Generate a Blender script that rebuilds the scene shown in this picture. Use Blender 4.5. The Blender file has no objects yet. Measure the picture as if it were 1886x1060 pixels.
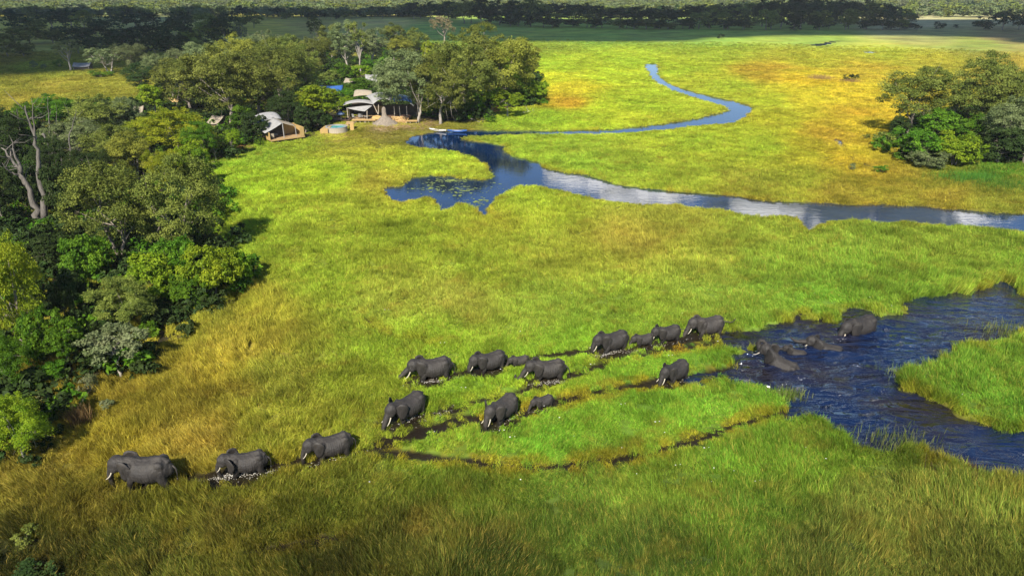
import bpy, bmesh, math, random
import numpy as np
from mathutils import Vector, Matrix, Euler

R = math.radians
rng = np.random.default_rng(7)
random.seed(7)
S = bpy.context.scene
C = S.collection

# ------------------------------------------------------------------ camera, sky, sun, exposure
H, F, PITCH = 31.0, 1250.0, R(23.9)
W0, H0 = 1886.0, 1060.0
cp, sp = math.cos(PITCH), math.sin(PITCH)
cam_d = bpy.data.cameras.new('camera')
cam = bpy.data.objects.new('camera', cam_d)
C.objects.link(cam)
cam.location = (0, 0, H)
cam.rotation_euler = (R(90) - PITCH, 0, 0)
cam_d.sensor_width = 36.0
cam_d.lens = 36.0 * F / W0
cam_d.clip_start, cam_d.clip_end = 0.5, 30000
S.camera = cam

SUN_EL, SUN_AZ = R(43), R(194)          # sun behind the camera, a little to its left
world = bpy.data.worlds.new('World')
S.world = world
world.use_nodes = True
wn = world.node_tree
bg = wn.nodes['Background']
skyn = wn.nodes.new('ShaderNodeTexSky')
skyn.sky_type = 'NISHITA'
skyn.sun_disc = False
skyn.sun_elevation, skyn.sun_rotation = SUN_EL, SUN_AZ
skyn.air_density, skyn.dust_density, skyn.ozone_density = 0.85, 0.05, 3.5
wn.links.new(skyn.outputs[0], bg.inputs[0])
bg.inputs[1].default_value = 0.080
sun_d = bpy.data.lights.new('sun', 'SUN')
sun_d.energy = 5.0
sun_d.angle = R(0.53)
sun_d.color = (1.0, 0.93, 0.80)
sun = bpy.data.objects.new('sun', sun_d)
C.objects.link(sun)
SUN = Vector((math.sin(SUN_AZ) * math.cos(SUN_EL), math.cos(SUN_AZ) * math.cos(SUN_EL), math.sin(SUN_EL)))
sun.rotation_euler = (-SUN).to_track_quat('-Z', 'Y').to_euler()
sun.location = (0, -50, 200)
vs = S.view_settings
S.display_settings.display_device = 'sRGB'
vs.view_transform, vs.look, vs.gamma, vs.use_curve_mapping = 'Standard', 'None', 1.0, False
vs.exposure = 0.82
S.render.engine = 'CYCLES'
S.cycles.max_bounces = 6
S.cycles.transparent_max_bounces = 8
S.cycles.volume_bounces = 0
S.cycles.use_denoising = True
S.cycles.denoising_prefilter = 'ACCURATE'
S.cycles.sample_clamp_indirect = 4.0

# ------------------------------------------------------------------ picture <-> ground
def G(px, py, z=0.0):
    """ground point seen at photo pixel (px, py)"""
    u, v = (px - 943.0) / F, (530.0 - py) / F
    t = (z - H) / (-sp + v * cp)
    return Vector((u * t, (cp + v * sp) * t, z))

def project(x, y, z=0.0):
    d = np.maximum(y * cp - (z - H) * sp, 1e-3)
    return 943.0 + F * x / d, 530.0 - F * (y * sp + (z - H) * cp) / d

def depth_at(p):
    return p[1] * cp - (p[2] - H) * sp

def height_at(p, top_y):
    v = (530.0 - top_y) / F
    return p[1] * (v * cp - sp) / (cp + v * sp) + H - p[2]

def ppm(py):
    """photo pixels per metre for things standing where row py meets the ground"""
    return F / depth_at(G(943, py))

# ------------------------------------------------------------------ helpers
def link(o, parent=None):
    C.objects.link(o)
    if parent is not None:
        o.parent = parent
    return o

def tag(o, label=None, cat=None, group=None, kind=None):
    if label: o['label'] = label
    if cat: o['category'] = cat
    if group: o['group'] = group
    if kind: o['kind'] = kind
    return o

def empty(name, loc, rz=0.0, scale=1.0):
    o = bpy.data.objects.new(name, None)
    o.empty_display_size = 0.3
    link(o)
    o.location = loc
    o.rotation_euler = (0, 0, rz)
    o.scale = (scale,) * 3 if not hasattr(scale, '__len__') else scale
    return o

def mesh_np(name, V, faces_idx, n_per, attrs=None, smooth=False):
    """V (n,3); faces_idx flat int array; n_per verts per face"""
    me = bpy.data.meshes.new(name)
    nf = len(faces_idx) // n_per
    me.vertices.add(len(V))
    me.vertices.foreach_set('co', np.ascontiguousarray(V, dtype=np.float32).ravel())
    me.loops.add(len(faces_idx))
    me.loops.foreach_set('vertex_index', np.ascontiguousarray(faces_idx, dtype=np.int32))
    me.polygons.add(nf)
    me.polygons.foreach_set('loop_start', np.arange(0, nf * n_per, n_per, dtype=np.int32))
    if smooth:
        me.polygons.foreach_set('use_smooth', np.ones(nf, dtype=bool))
    me.update(calc_edges=True)
    for k, a in (attrs or {}).items():
        if a.ndim == 1:
            at = me.attributes.new(k, 'FLOAT', 'POINT')
            at.data.foreach_set('value', a.astype(np.float32))
        elif a.shape[1] == 3:
            at = me.attributes.new(k, 'FLOAT_VECTOR', 'POINT')
            at.data.foreach_set('vector', a.astype(np.float32).ravel())
    return me

def from_bm(name, bm, mat=None, parent=None, smooth=False):
    me = bpy.data.meshes.new(name)
    bm.to_mesh(me)
    bm.free()
    if smooth:
        for p in me.polygons: p.use_smooth = True
    if mat: me.materials.append(mat)
    return link(bpy.data.objects.new(name, me), parent)

def obj(name, me, mat=None, parent=None):
    if mat is not None and not me.materials: me.materials.append(mat)
    return link(bpy.data.objects.new(name, me), parent)

def add_box(bm, c, s, rot=None):
    m = Matrix.Translation(c)
    if rot is not None: m = m @ rot
    m = m @ Matrix.Diagonal((s[0], s[1], s[2], 1))
    bmesh.ops.create_cube(bm, size=1.0, matrix=m)

def add_tube(bm, pts, rad, seg=6, cap=True):
    pts = [Vector(p) for p in pts]
    rings = []
    ref = Vector((0.31, 0.95, 0.05))
    for i, p in enumerate(pts):
        t = (pts[min(i + 1, len(pts) - 1)] - pts[max(i - 1, 0)])
        if t.length < 1e-6: t = Vector((0, 0, 1))
        t.normalize()
        a = t.cross(ref)
        if a.length < 0.1: a = t.cross(Vector((1, 0, 0)))
        a.normalize()
        b = t.cross(a)
        r = rad[i] if hasattr(rad, '__len__') else rad
        rings.append([bm.verts.new(p + (a * math.cos(k * 2 * math.pi / seg) + b * math.sin(k * 2 * math.pi / seg)) * r) for k in range(seg)])
    for r0, r1 in zip(rings, rings[1:]):
        for k in range(seg):
            bm.faces.new((r0[k], r0[(k + 1) % seg], r1[(k + 1) % seg], r1[k]))
    if cap:
        bm.faces.new(rings[0][::-1]); bm.faces.new(rings[-1])

def add_sheet(bm, grid, thick=0.04):
    """grid: rows of points; a cloth with real thickness"""
    lay = []
    for dz in (0, -thick):
        lay.append([[bm.verts.new((p[0], p[1], p[2] + dz)) for p in row] for row in grid])
    nr, nc = len(grid), len(grid[0])
    for i in range(nr - 1):
        for j in range(nc - 1):
            a = lay[0]; bm.faces.new((a[i][j], a[i][j + 1], a[i + 1][j + 1], a[i + 1][j]))
            a = lay[1]; bm.faces.new((a[i + 1][j], a[i + 1][j + 1], a[i][j + 1], a[i][j]))
    rim = [(0, j) for j in range(nc)] + [(i, nc - 1) for i in range(1, nr)] + [(nr - 1, j) for j in range(nc - 2, -1, -1)] + [(i, 0) for i in range(nr - 2, 0, -1)]
    for (i, j), (k, l) in zip(rim, rim[1:] + rim[:1]):
        bm.faces.new((lay[0][i][j], lay[1][i][j], lay[1][k][l], lay[0][k][l]))

# value noise in numpy
def _hash(ix, iy, seed):
    h = (ix.astype(np.int64) * 374761393 + iy.astype(np.int64) * 668265263 + seed * 1442695041) & 0x7fffffff
    h = ((h ^ (h >> 13)) * 1274126177) & 0x7fffffff
    return ((h ^ (h >> 16)) & 0xffff) / 65535.0

def vnoise(x, y, seed=0):
    ix, iy = np.floor(x), np.floor(y)
    fx, fy = x - ix, y - iy
    fx = fx * fx * (3 - 2 * fx); fy = fy * fy * (3 - 2 * fy)
    a, b = _hash(ix, iy, seed), _hash(ix + 1, iy, seed)
    c, d = _hash(ix, iy + 1, seed), _hash(ix + 1, iy + 1, seed)
    return (a + (b - a) * fx) * (1 - fy) + (c + (d - c) * fx) * fy

def fbm(x, y, seed=0, octv=3):
    s, a, t = 0, 0.5, 0
    for k in range(octv):
        s = s + a * vnoise(x * 2 ** k, y * 2 ** k, seed + k * 17); t += a; a *= 0.55
    return s / t

def smooth(a, b, x):
    t = np.clip((x - a) / (b - a), 0, 1)
    return t * t * (3 - 2 * t)

def lin(c):
    c = np.asarray(c, float) / 255.0
    return np.where(c <= 0.04045, c / 12.92, ((c + 0.055) / 1.055) ** 2.4)

# ------------------------------------------------------------------ materials
def new_mat(name):
    m = bpy.data.materials.new(name)
    m.use_nodes = True
    nt = m.node_tree
    nt.nodes.clear()
    out = nt.nodes.new('ShaderNodeOutputMaterial')
    return m, nt, out

def N(nt, t, **kw):
    n = nt.nodes.new(t)
    for k, v in kw.items():
        if k in n.inputs: n.inputs[k].default_value = v
        else: setattr(n, k, v)
    return n

def mixc(nt, fac, a, b, blend='MIX'):
    n = nt.nodes.new('ShaderNodeMix')
    n.data_type = 'RGBA'; n.blend_type = blend
    for i, v in ((0, fac), (6, a), (7, b)):
        if hasattr(v, 'links'): nt.links.new(v, n.inputs[i])
        else: n.inputs[i].default_value = v if i == 0 else (*v, 1.0)
    return n.outputs[2]

def maprange(nt, v, a, b, c=0.0, d=1.0):
    n = N(nt, 'ShaderNodeMapRange')
    nt.links.new(v, n.inputs[0])
    for i, x in enumerate((a, b, c, d)): n.inputs[i + 1].default_value = x
    return n.outputs[0]

def simple(name, a, b, scale=4.0, rough=0.8, bump=0.3, detail=5.0, stretch=None, metallic=0.0, spec=0.5):
    m, nt, out = new_mat(name)
    tc = N(nt, 'ShaderNodeTexCoord')
    src = tc.outputs['Object']
    if stretch:
        mp = N(nt, 'ShaderNodeMapping'); nt.links.new(src, mp.inputs[0]); mp.inputs['Scale'].default_value = stretch; src = mp.outputs[0]
    nz = N(nt, 'ShaderNodeTexNoise', Scale=scale, Detail=detail, Roughness=0.6)
    nt.links.new(src, nz.inputs[0])
    col = mixc(nt, maprange(nt, nz.outputs[0], 0.3, 0.7), a, b)
    p = N(nt, 'ShaderNodeBsdfPrincipled', Roughness=rough, Metallic=metallic)
    p.inputs['Specular IOR Level'].default_value = spec
    nt.links.new(col, p.inputs['Base Color'])
    if bump:
        bp = N(nt, 'ShaderNodeBump', Strength=bump, Distance=0.05)
        nt.links.new(nz.outputs[0], bp.inputs['Height']); nt.links.new(bp.outputs[0], p.inputs['Normal'])
    nt.links.new(p.outputs[0], out.inputs[0])
    return m

def leaf_mat(name, a, b, c, trans=0.30):
    """leaf colours a..b by leaf, shifted towards c by clump and by tree"""
    m, nt, out = new_mat(name)
    r1 = N(nt, 'ShaderNodeAttribute', attribute_name='rnd')
    r2 = N(nt, 'ShaderNodeAttribute', attribute_name='lobe')
    oi = N(nt, 'ShaderNodeObjectInfo')
    col = mixc(nt, r1.outputs['Fac'], a, b)
    col = mixc(nt, maprange(nt, r2.outputs['Fac'], 0.35, 1.0, 0.0, 0.75), col, c)
    hs = N(nt, 'ShaderNodeHueSaturation')
    nt.links.new(maprange(nt, oi.outputs['Random'], 0, 1, 0.488, 0.512), hs.inputs['Hue'])
    nt.links.new(maprange(nt, oi.outputs['Random'], 0, 1, 0.82, 1.2), hs.inputs['Value'])
    nt.links.new(col, hs.inputs['Color'])
    d = N(nt, 'ShaderNodeBsdfPrincipled', Roughness=0.55)
    d.inputs['Specular IOR Level'].default_value = 0.08
    t = N(nt, 'ShaderNodeBsdfTranslucent')
    nt.links.new(hs.outputs[0], d.inputs['Base Color']); nt.links.new(hs.outputs[0], t.inputs[0])
    mx = N(nt, 'ShaderNodeMixShader', Fac=trans)
    nt.links.new(d.outputs[0], mx.inputs[1]); nt.links.new(t.outputs[0], mx.inputs[2])
    nt.links.new(mx.outputs[0], out.inputs[0])
    return m

LM = {
    'olive': leaf_mat('leaf_olive', (.052, .078, .013), (.155, .190, .034), (.31, .34, .066), .2),
    'yolive': leaf_mat('leaf_yellow_olive', (.10, .12, .016), (.24, .26, .036), (.40, .41, .060), .2),
    'lime': leaf_mat('leaf_lime', (.085, .17, .009), (.20, .31, .016), (.38, .45, .025), 0.3),
    'ylime': leaf_mat('leaf_yellow_lime', (.11, .16, .009), (.24, .28, .018), (.44, .42, .025), 0.3),
    'green': leaf_mat('leaf_green', (.030, .085, .006), (.085, .19, .013), (.19, .32, .018), 0.25),
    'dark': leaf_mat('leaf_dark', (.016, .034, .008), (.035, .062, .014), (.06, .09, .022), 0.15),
    'grey': leaf_mat('leaf_grey', (.070, .10, .036), (.16, .20, .075), (.27, .31, .13), .2),
    'pale': leaf_mat('leaf_pale', (.11, .145, .055), (.20, .23, .10), (.33, .34, .19)),
    'bare': leaf_mat('leaf_bare', (.20, .16, .085), (.30, .25, .13), (.30, .27, .12)),
}
BARK = simple('bark_grey', (.16, .13, .105), (.34, .29, .24), 3.0, 0.9, 0.6, stretch=(4, 4, 0.6))
BARKP = simple('bark_pale', (.22, .19, .16), (.42, .38, .33), 3.0, 0.85, 0.5, stretch=(4, 4, 0.6))
M_DEAD = simple('dead_wood', (.06, .052, .045), (.19, .17, .15), 2.5, 0.9, 0.6, stretch=(4, 4, 0.5))
M_CANVAS = simple('canvas_white', (.23, .226, .222), (.32, .315, .308), 1.2, 0.8, 0.15)
M_CANVAS2 = simple('canvas_beige', (.24, .20, .15), (.33, .28, .21), 1.2, 0.85, 0.15)
M_CANVASG = simple('canvas_grey', (.20, .20, .21), (.34, .33, .33), 1.6, 0.85, 0.15)
M_BLUE = simple('canvas_blue', (.02, .07, .24), (.05, .14, .40), 0.8, 0.35, 0.1)
M_WOOD = simple('deck_wood', (.28, .18, .09), (.42, .29, .15), 3.0, 0.75, 0.3, stretch=(0.6, 8, 8))
M_WOOD2 = simple('pole_wood', (.42, .36, .28), (.60, .52, .42), 3.0, 0.8, 0.3, stretch=(6, 6, 0.6))
M_GOLD = simple('reed_ochre', (.33, .21, .075), (.52, .36, .14), 6.0, 0.85, 0.5, stretch=(8, 8, 0.8))
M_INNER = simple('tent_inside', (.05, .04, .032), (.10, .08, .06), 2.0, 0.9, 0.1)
M_MOUND = simple('termite_earth', (.15, .125, .10), (.27, .225, .18), 2.2, 0.95, 0.8)
M_STONE = simple('ochre_stone', (.40, .25, .11), (.62, .44, .20), 5.0, 0.9, 0.6)
M_HULL = simple('boat_hull', (.45, .45, .44), (.62, .61, .58), 3.0, 0.5, 0.1)
M_RED = simple('dark_timber', (.10, .055, .035), (.17, .10, .06), 3.0, 0.8, 0.2)

# ------------------------------------------------------------------ waterways and trails traced on the ground
UP_RIVER = [(1189,116),(1195,135),(1208,150),(1240,165),(1290,181),(1335,193),(1345,203),(1310,212),(1260,222),(1210,229),
 (1150,236),(1060,240),(990,240),(900,240),(850,238),(815,241),(785,245),(758,251),(748,260),(790,270),(830,273),(868,283),(893,297),
 (905,312),(912,324),(890,332),(850,327),(800,323),(760,327),(748,335),(742,343),(715,343),(702,349),(720,358),(740,367),(748,360),(772,361),
 (790,357),(803,368),(812,381),(830,379),(838,366),(868,374),(893,390),(903,370),(925,352),(950,338),(975,335),(1010,341),
 (1050,351),(1120,366),(1170,371),(1260,374),(1330,383),(1385,392),(1440,391),(1475,399),(1488,417),(1510,413),(1530,401),
 (1580,400),(1700,406),(1800,414),(1890,423),(2000,432),(2600,470),(2600,445),(2000,405),(1890,393),(1800,388),(1700,380),(1600,375),(1500,373),
 (1400,368),(1330,358),(1250,352),(1180,345),(1130,337),(1080,321),(1040,317),(1010,311),(990,297),(950,289),(928,277),
 (930,269),(900,263),(860,258),(845,252),(870,246),(930,245.5),(1000,244.5),(1080,244),(1150,241),(1220,236),(1280,229),(1340,225),(1375,212),
 (1387,197),(1350,185),(1310,177),(1260,164),(1225,151),(1212,135),(1213,118)]
LOW_RIVER = [(2600,640),(1990,560),(1890,545),(1866,530),(1845,512),(1826,527),(1800,535),(1740,540),(1666,547),(1660,558),(1682,571),
 (1655,580),(1625,577),(1600,568),(1575,564),(1550,573),(1545,586),(1505,589),(1482,586),(1476,573),(1455,590),(1420,592),
 (1390,603),(1370,609),(1340,606),(1338,620),(1345,632),(1400,631),(1392,640),(1355,652),(1352,664),(1400,671),(1350,681),(1290,690),(1270,699),(1350,692),
 (1400,694),(1432,706),(1455,711),(1463,740),(1452,756),(1500,751),(1545,781),(1580,806),(1650,816),(1690,813),(1730,841),
 (1790,857),(1886,882),(1990,908),(2600,1060),(2600,880),(1990,812),(1886,793),(1830,786),(1760,760),(1700,725),(1658,700),(1663,678),
 (1720,660),(1790,640),(1805,628),(1860,614),(1886,600),(1990,582),(2600,655)]
PONDS = [[(1488,84),(1510,85),(1528,80),(1545,76),(1540,74.5),(1520,79)], [(1590,97),(1602,99),(1617,97),(1612,94),(1598,95)],
         [(1543,256),(1546,268),(1550,268),(1549,258)]]
TRAILS = [  # polyline, half width, depth, how far the ochre rim shows
 ([(345,884),(385,878),(430,872),(500,862),(560,850),(610,845),(660,830),(720,812),(780,796),(850,776),(890,768)], .95, .22, 0.2),
 ([(890,772),(960,762),(1005,745),(1080,728),(1150,713),(1215,703),(1290,690),(1350,682)], .8, .20, 0.7),
 ([(660,832),(760,838),(850,849),(930,860),(1030,862),(1130,850),(1230,829),(1320,797),(1400,772),(1470,752)], .68, .12, 0.6),
 ([(760,770),(810,757),(870,742),(960,722),(1050,693),(1110,673),(1150,656),(1170,643)], .75, .20, 0.3),
 ([(790,697),(850,690),(890,680),(950,668),(1010,657),(1080,645),(1140,641)], .85, .20, 0.1),
 ([(1000,700),(1050,690),(1110,675)], .7, .2, 0.2),
 ([(1100,652),(1160,643),(1230,630),(1300,616),(1360,612)], 1.15, .20, 0.3),
 ([(1180,655),(1260,640),(1330,630),(1380,622)], .55, .16, 1.0),
 ([(660,575),(690,602),(720,616),(800,632)], .35, .08, 0.3),
 ([(430,1025),(560,1002),(640,985)], .5, .08, 0.2),
 ([(440,890),(370,890),(345,880)], .9, .22, 0.0),
 ([(640,790),(720,775),(760,768)], .2, .05, 0.2),
 ([(1550,270),(1565,290),(1590,303),(1640,318)], .5, .10, 0.2),
]
BEASTS = [(225,902,1.0),(262,900,1.2),(300,897,1.1),(425,873,1.3),(465,872,1.3),(585,850,1.2),(620,845,1.3),(726,778,1.2),(756,770,1.3),(906,783,1.2),(930,773,1.3),(765,702,1.1),(800,697,1.4),(885,686,1.2),(910,682,1.3),(985,700,1.2),(1015,697,1.3),(1105,650,1.4),(1135,645,1.4),(1228,703,1.3),(1246,699,1.3),(1280,616,1.4),(1310,614,1.4),(1225,628,1.4),(1000,750,.8),(957,672,.8),(1184,636,1.2)]
FOREST = [[(-500,1000),(20,865),(100,790),(190,725),(300,665),(335,600),(450,540),(430,465),(385,400),(370,320),(425,288),(495,262),
 (560,258),(600,240),(640,205),(720,205),(790,222),(880,225),(950,200),(1000,188),(985,120),(900,92),(700,82),(500,95),(330,140),(250,190),(120,200),(0,215),(-500,280)],
 [(1632,272),(1655,240),(1760,205),(1900,195),(2500,195),(2500,310),(1886,300),(1760,300),(1680,300)]]
def polyw(pts): return np.array([[*G(*p)[:2]] for p in pts])

def inside(x, y, poly):
    ins = np.zeros(x.shape, bool)
    n = len(poly)
    for i in range(n):
        x0, y0 = poly[i]; x1, y1 = poly[(i + 1) % n]
        if y0 == y1: continue
        c = ((y0 > y) != (y1 > y)) & (x < (x1 - x0) * (y - y0) / (y1 - y0) + x0)
        ins ^= c
    return ins

def segdist(x, y, poly, closed):
    d = np.full(x.shape, 1e9)
    n = len(poly)
    for i in range(n if closed else n - 1):
        ax, ay = poly[i]; bx, by = poly[(i + 1) % n]
        dx, dy = bx - ax, by - ay
        t = np.clip(((x - ax) * dx + (y - ay) * dy) / max(dx * dx + dy * dy, 1e-9), 0, 1)
        d = np.minimum(d, (x - ax - t * dx) ** 2 + (y - ay - t * dy) ** 2)
    return np.sqrt(d)

def sdist(x, y, poly):
    d = segdist(x, y, poly, True)
    return np.where(inside(x, y, poly), d, -d)

# turf colours noted over the photograph: x, y, sRGB of the grass in full sun, nearest rows vignetted, grass height in metres
CTRL = [
 (60,1040,92,90,25,.9),(250,1000,110,112,28,.9),(450,960,128,118,32,.9),(600,1040,92,88,22,.85),(760,990,112,110,30,.8),(900,1040,88,95,22,.8),
 (1050,960,112,128,30,.75),(1200,1020,95,112,25,.8),(1350,950,110,138,28,.8),(1500,1030,115,122,35,.9),(1600,940,128,138,42,.95),(1750,1020,122,125,35,.9),(1850,950,130,140,42,.95),
 (1500,850,112,150,28,.7),(1350,860,112,152,28,.65),(1200,880,118,148,30,.7),(1050,900,120,142,30,.7),(850,910,128,142,30,.7),(650,920,135,140,32,.75),
 (150,930,150,135,35,.9),(300,940,150,145,35,.85),(450,900,150,145,35,.75),(80,880,140,130,35,.9),(200,830,170,150,40,.9),(350,800,180,155,55,.9),(250,760,165,145,40,.95),
 (380,700,172,150,42,.95),(300,700,165,145,42,.9),(450,640,185,160,50,.95),(480,580,178,165,45,.9),(400,590,165,155,45,.8),(520,700,155,152,45,.8),(560,760,160,158,42,.7),(500,790,165,160,45,.8),
 (620,690,152,168,35,.5),(660,760,148,165,35,.55),(700,640,150,175,32,.4),(800,620,148,178,30,.4),(850,720,140,178,28,.38),(950,700,145,182,28,.38),(1050,650,140,180,30,.38),
 (1100,700,128,178,30,.38),(1000,810,125,175,32,.38),(1200,780,120,168,30,.4),(800,810,138,172,32,.42),(1350,740,122,168,32,.42),(1250,650,128,178,34,.38),(1300,700,118,170,34,.4),
 (700,550,165,178,50,.5),(850,550,165,172,55,.5),(1000,560,152,175,45,.5),(1150,560,145,172,38,.5),(1300,550,140,168,45,.55),(1440,560,138,170,40,.6),(1500,560,135,175,38,.5),
 (600,520,150,172,30,.6),(560,440,160,178,35,.6),(500,340,172,200,30,.55),(440,330,160,195,28,.55),(480,400,158,182,32,.6),(600,320,168,192,32,.5),(650,400,160,178,35,.6),
 (720,300,172,182,40,.55),(820,295,165,185,45,.5),(700,330,175,170,45,.55),(800,400,165,180,35,.6),(760,440,160,175,35,.65),(900,430,165,172,35,.65),(900,500,155,172,35,.65),(1000,380,168,185,35,.7),
 (1050,480,160,168,40,.65),(1150,440,170,165,50,.65),(1250,410,172,172,50,.7),(1300,480,158,168,45,.7),(1400,430,155,170,42,.8),(1450,500,142,168,38,.8),(1600,440,135,165,40,.85),
 (1600,500,130,165,38,.85),(1750,450,140,168,42,.85),(1850,470,135,168,40,.85),(1720,510,130,170,38,.85),
 (1750,690,112,158,32,.75),(1820,660,115,160,34,.75),(1850,740,112,158,32,.55),(1700,690,125,160,36,.7),(1870,640,118,158,34,.75),
 (620,265,165,165,55,.25),(700,250,140,135,58,.12),(560,270,150,165,40,.3),(780,240,150,145,60,.12),(850,232,150,150,58,.15),(680,280,175,178,50,.3),(480,285,140,165,40,.4),
 (920,225,150,175,38,.3),(1000,215,150,175,35,.35),(1050,285,150,175,45,.6),(960,255,155,178,45,.6),(1150,300,150,168,42,.6),(1250,320,155,170,42,.6),(1380,345,155,160,38,.6),(1250,265,158,178,38,.5),
 (1400,270,155,172,34,.5),(1480,330,160,165,34,.5),(1560,350,165,150,38,.5),(1650,345,160,150,34,.5),(1750,360,165,145,38,.5),(1850,365,150,150,38,.5),(1830,320,85,125,25,.6),(1750,330,130,140,28,.5),
 (1560,290,185,165,25,.4),(1520,240,180,155,35,.4),(1450,230,172,172,30,.4),(1480,280,170,165,30,.4),(1600,330,175,158,30,.4),(1590,220,195,172,30,.4),
 (1040,160,200,190,25,.4),(1040,190,190,158,30,.4),(1100,200,175,188,28,.4),(1010,150,190,195,25,.4),(1120,140,175,190,30,.4),(1170,180,160,180,30,.4),(1060,225,160,182,32,.4),
 (1280,140,170,178,38,.35),(1250,125,165,182,35,.35),(1400,135,178,155,38,.35),(1480,150,205,185,20,.35),(1550,165,200,180,25,.35),(1480,180,190,178,30,.35),(1350,160,165,178,38,.35),(1420,190,165,175,32,.35),
 (1600,130,180,160,40,.35),(1700,110,165,160,45,.35),(1880,120,165,150,60,.35),(1640,100,160,165,40,.35),(1500,105,165,165,38,.35),(1300,100,150,165,38,.35),(1150,110,160,178,32,.35),(1030,120,160,180,30,.35),
 (1000,85,140,160,38,.35),(1100,70,135,165,45,.35),(1300,75,130,160,45,.35),(1500,70,130,155,45,.35),(1800,80,130,140,45,.35),(1200,60,130,155,50,.35),(1700,62,140,140,70,.35),(1850,65,150,130,70,.35),(900,50,135,160,55,.35),(780,55,130,165,50,.35),(720,42,190,180,90,.3),
 (60,185,150,142,48,.3),(120,165,152,145,50,.3),(30,150,138,138,45,.3),(170,180,140,140,45,.3),(60,125,130,145,45,.3),(200,115,140,140,50,.3),(20,110,130,120,45,.3),(490,48,175,165,40,.3),(560,45,160,150,60,.3),(15,42,180,170,45,.3),
 (1880,28,180,170,120,.3),(1680,45,180,170,120,.3),(600,5,150,160,110,.3),(300,5,150,155,100,.3),(1200,5,155,160,100,.3),(1800,10,150,155,95,.3),
]
_c = np.array([c[:2] for c in CTRL], float)
_rgb = np.array([lin(c[2:5]) for c in CTRL])
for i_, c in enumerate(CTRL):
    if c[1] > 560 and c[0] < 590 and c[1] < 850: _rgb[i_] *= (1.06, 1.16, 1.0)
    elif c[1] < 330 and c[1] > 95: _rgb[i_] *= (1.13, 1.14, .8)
    elif c[1] > 990: _rgb[i_] *= (.66, .78, .9)  # nearest grass browner, vignette darkening painted into its colour
    elif c[1] > 890: _rgb[i_] *= (.82, .92, 1.0)  # start of the same painted vignette
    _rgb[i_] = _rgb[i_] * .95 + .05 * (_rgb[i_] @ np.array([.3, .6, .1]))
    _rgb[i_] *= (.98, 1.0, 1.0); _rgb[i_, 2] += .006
_hh = np.array([c[5] for c in CTRL])
KALB = 1.0
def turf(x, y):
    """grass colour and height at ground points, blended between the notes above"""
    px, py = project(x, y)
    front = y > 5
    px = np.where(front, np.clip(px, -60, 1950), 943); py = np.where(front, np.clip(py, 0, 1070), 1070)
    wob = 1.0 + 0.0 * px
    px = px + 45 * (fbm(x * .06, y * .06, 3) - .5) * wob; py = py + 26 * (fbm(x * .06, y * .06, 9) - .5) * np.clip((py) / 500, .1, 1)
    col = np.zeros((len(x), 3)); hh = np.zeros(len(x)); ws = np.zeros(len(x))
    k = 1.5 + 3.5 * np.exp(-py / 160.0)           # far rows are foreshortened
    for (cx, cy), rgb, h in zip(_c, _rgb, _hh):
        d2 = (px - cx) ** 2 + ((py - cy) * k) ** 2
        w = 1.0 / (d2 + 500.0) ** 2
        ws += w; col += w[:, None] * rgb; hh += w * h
    return col / ws[:, None], hh / ws

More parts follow.
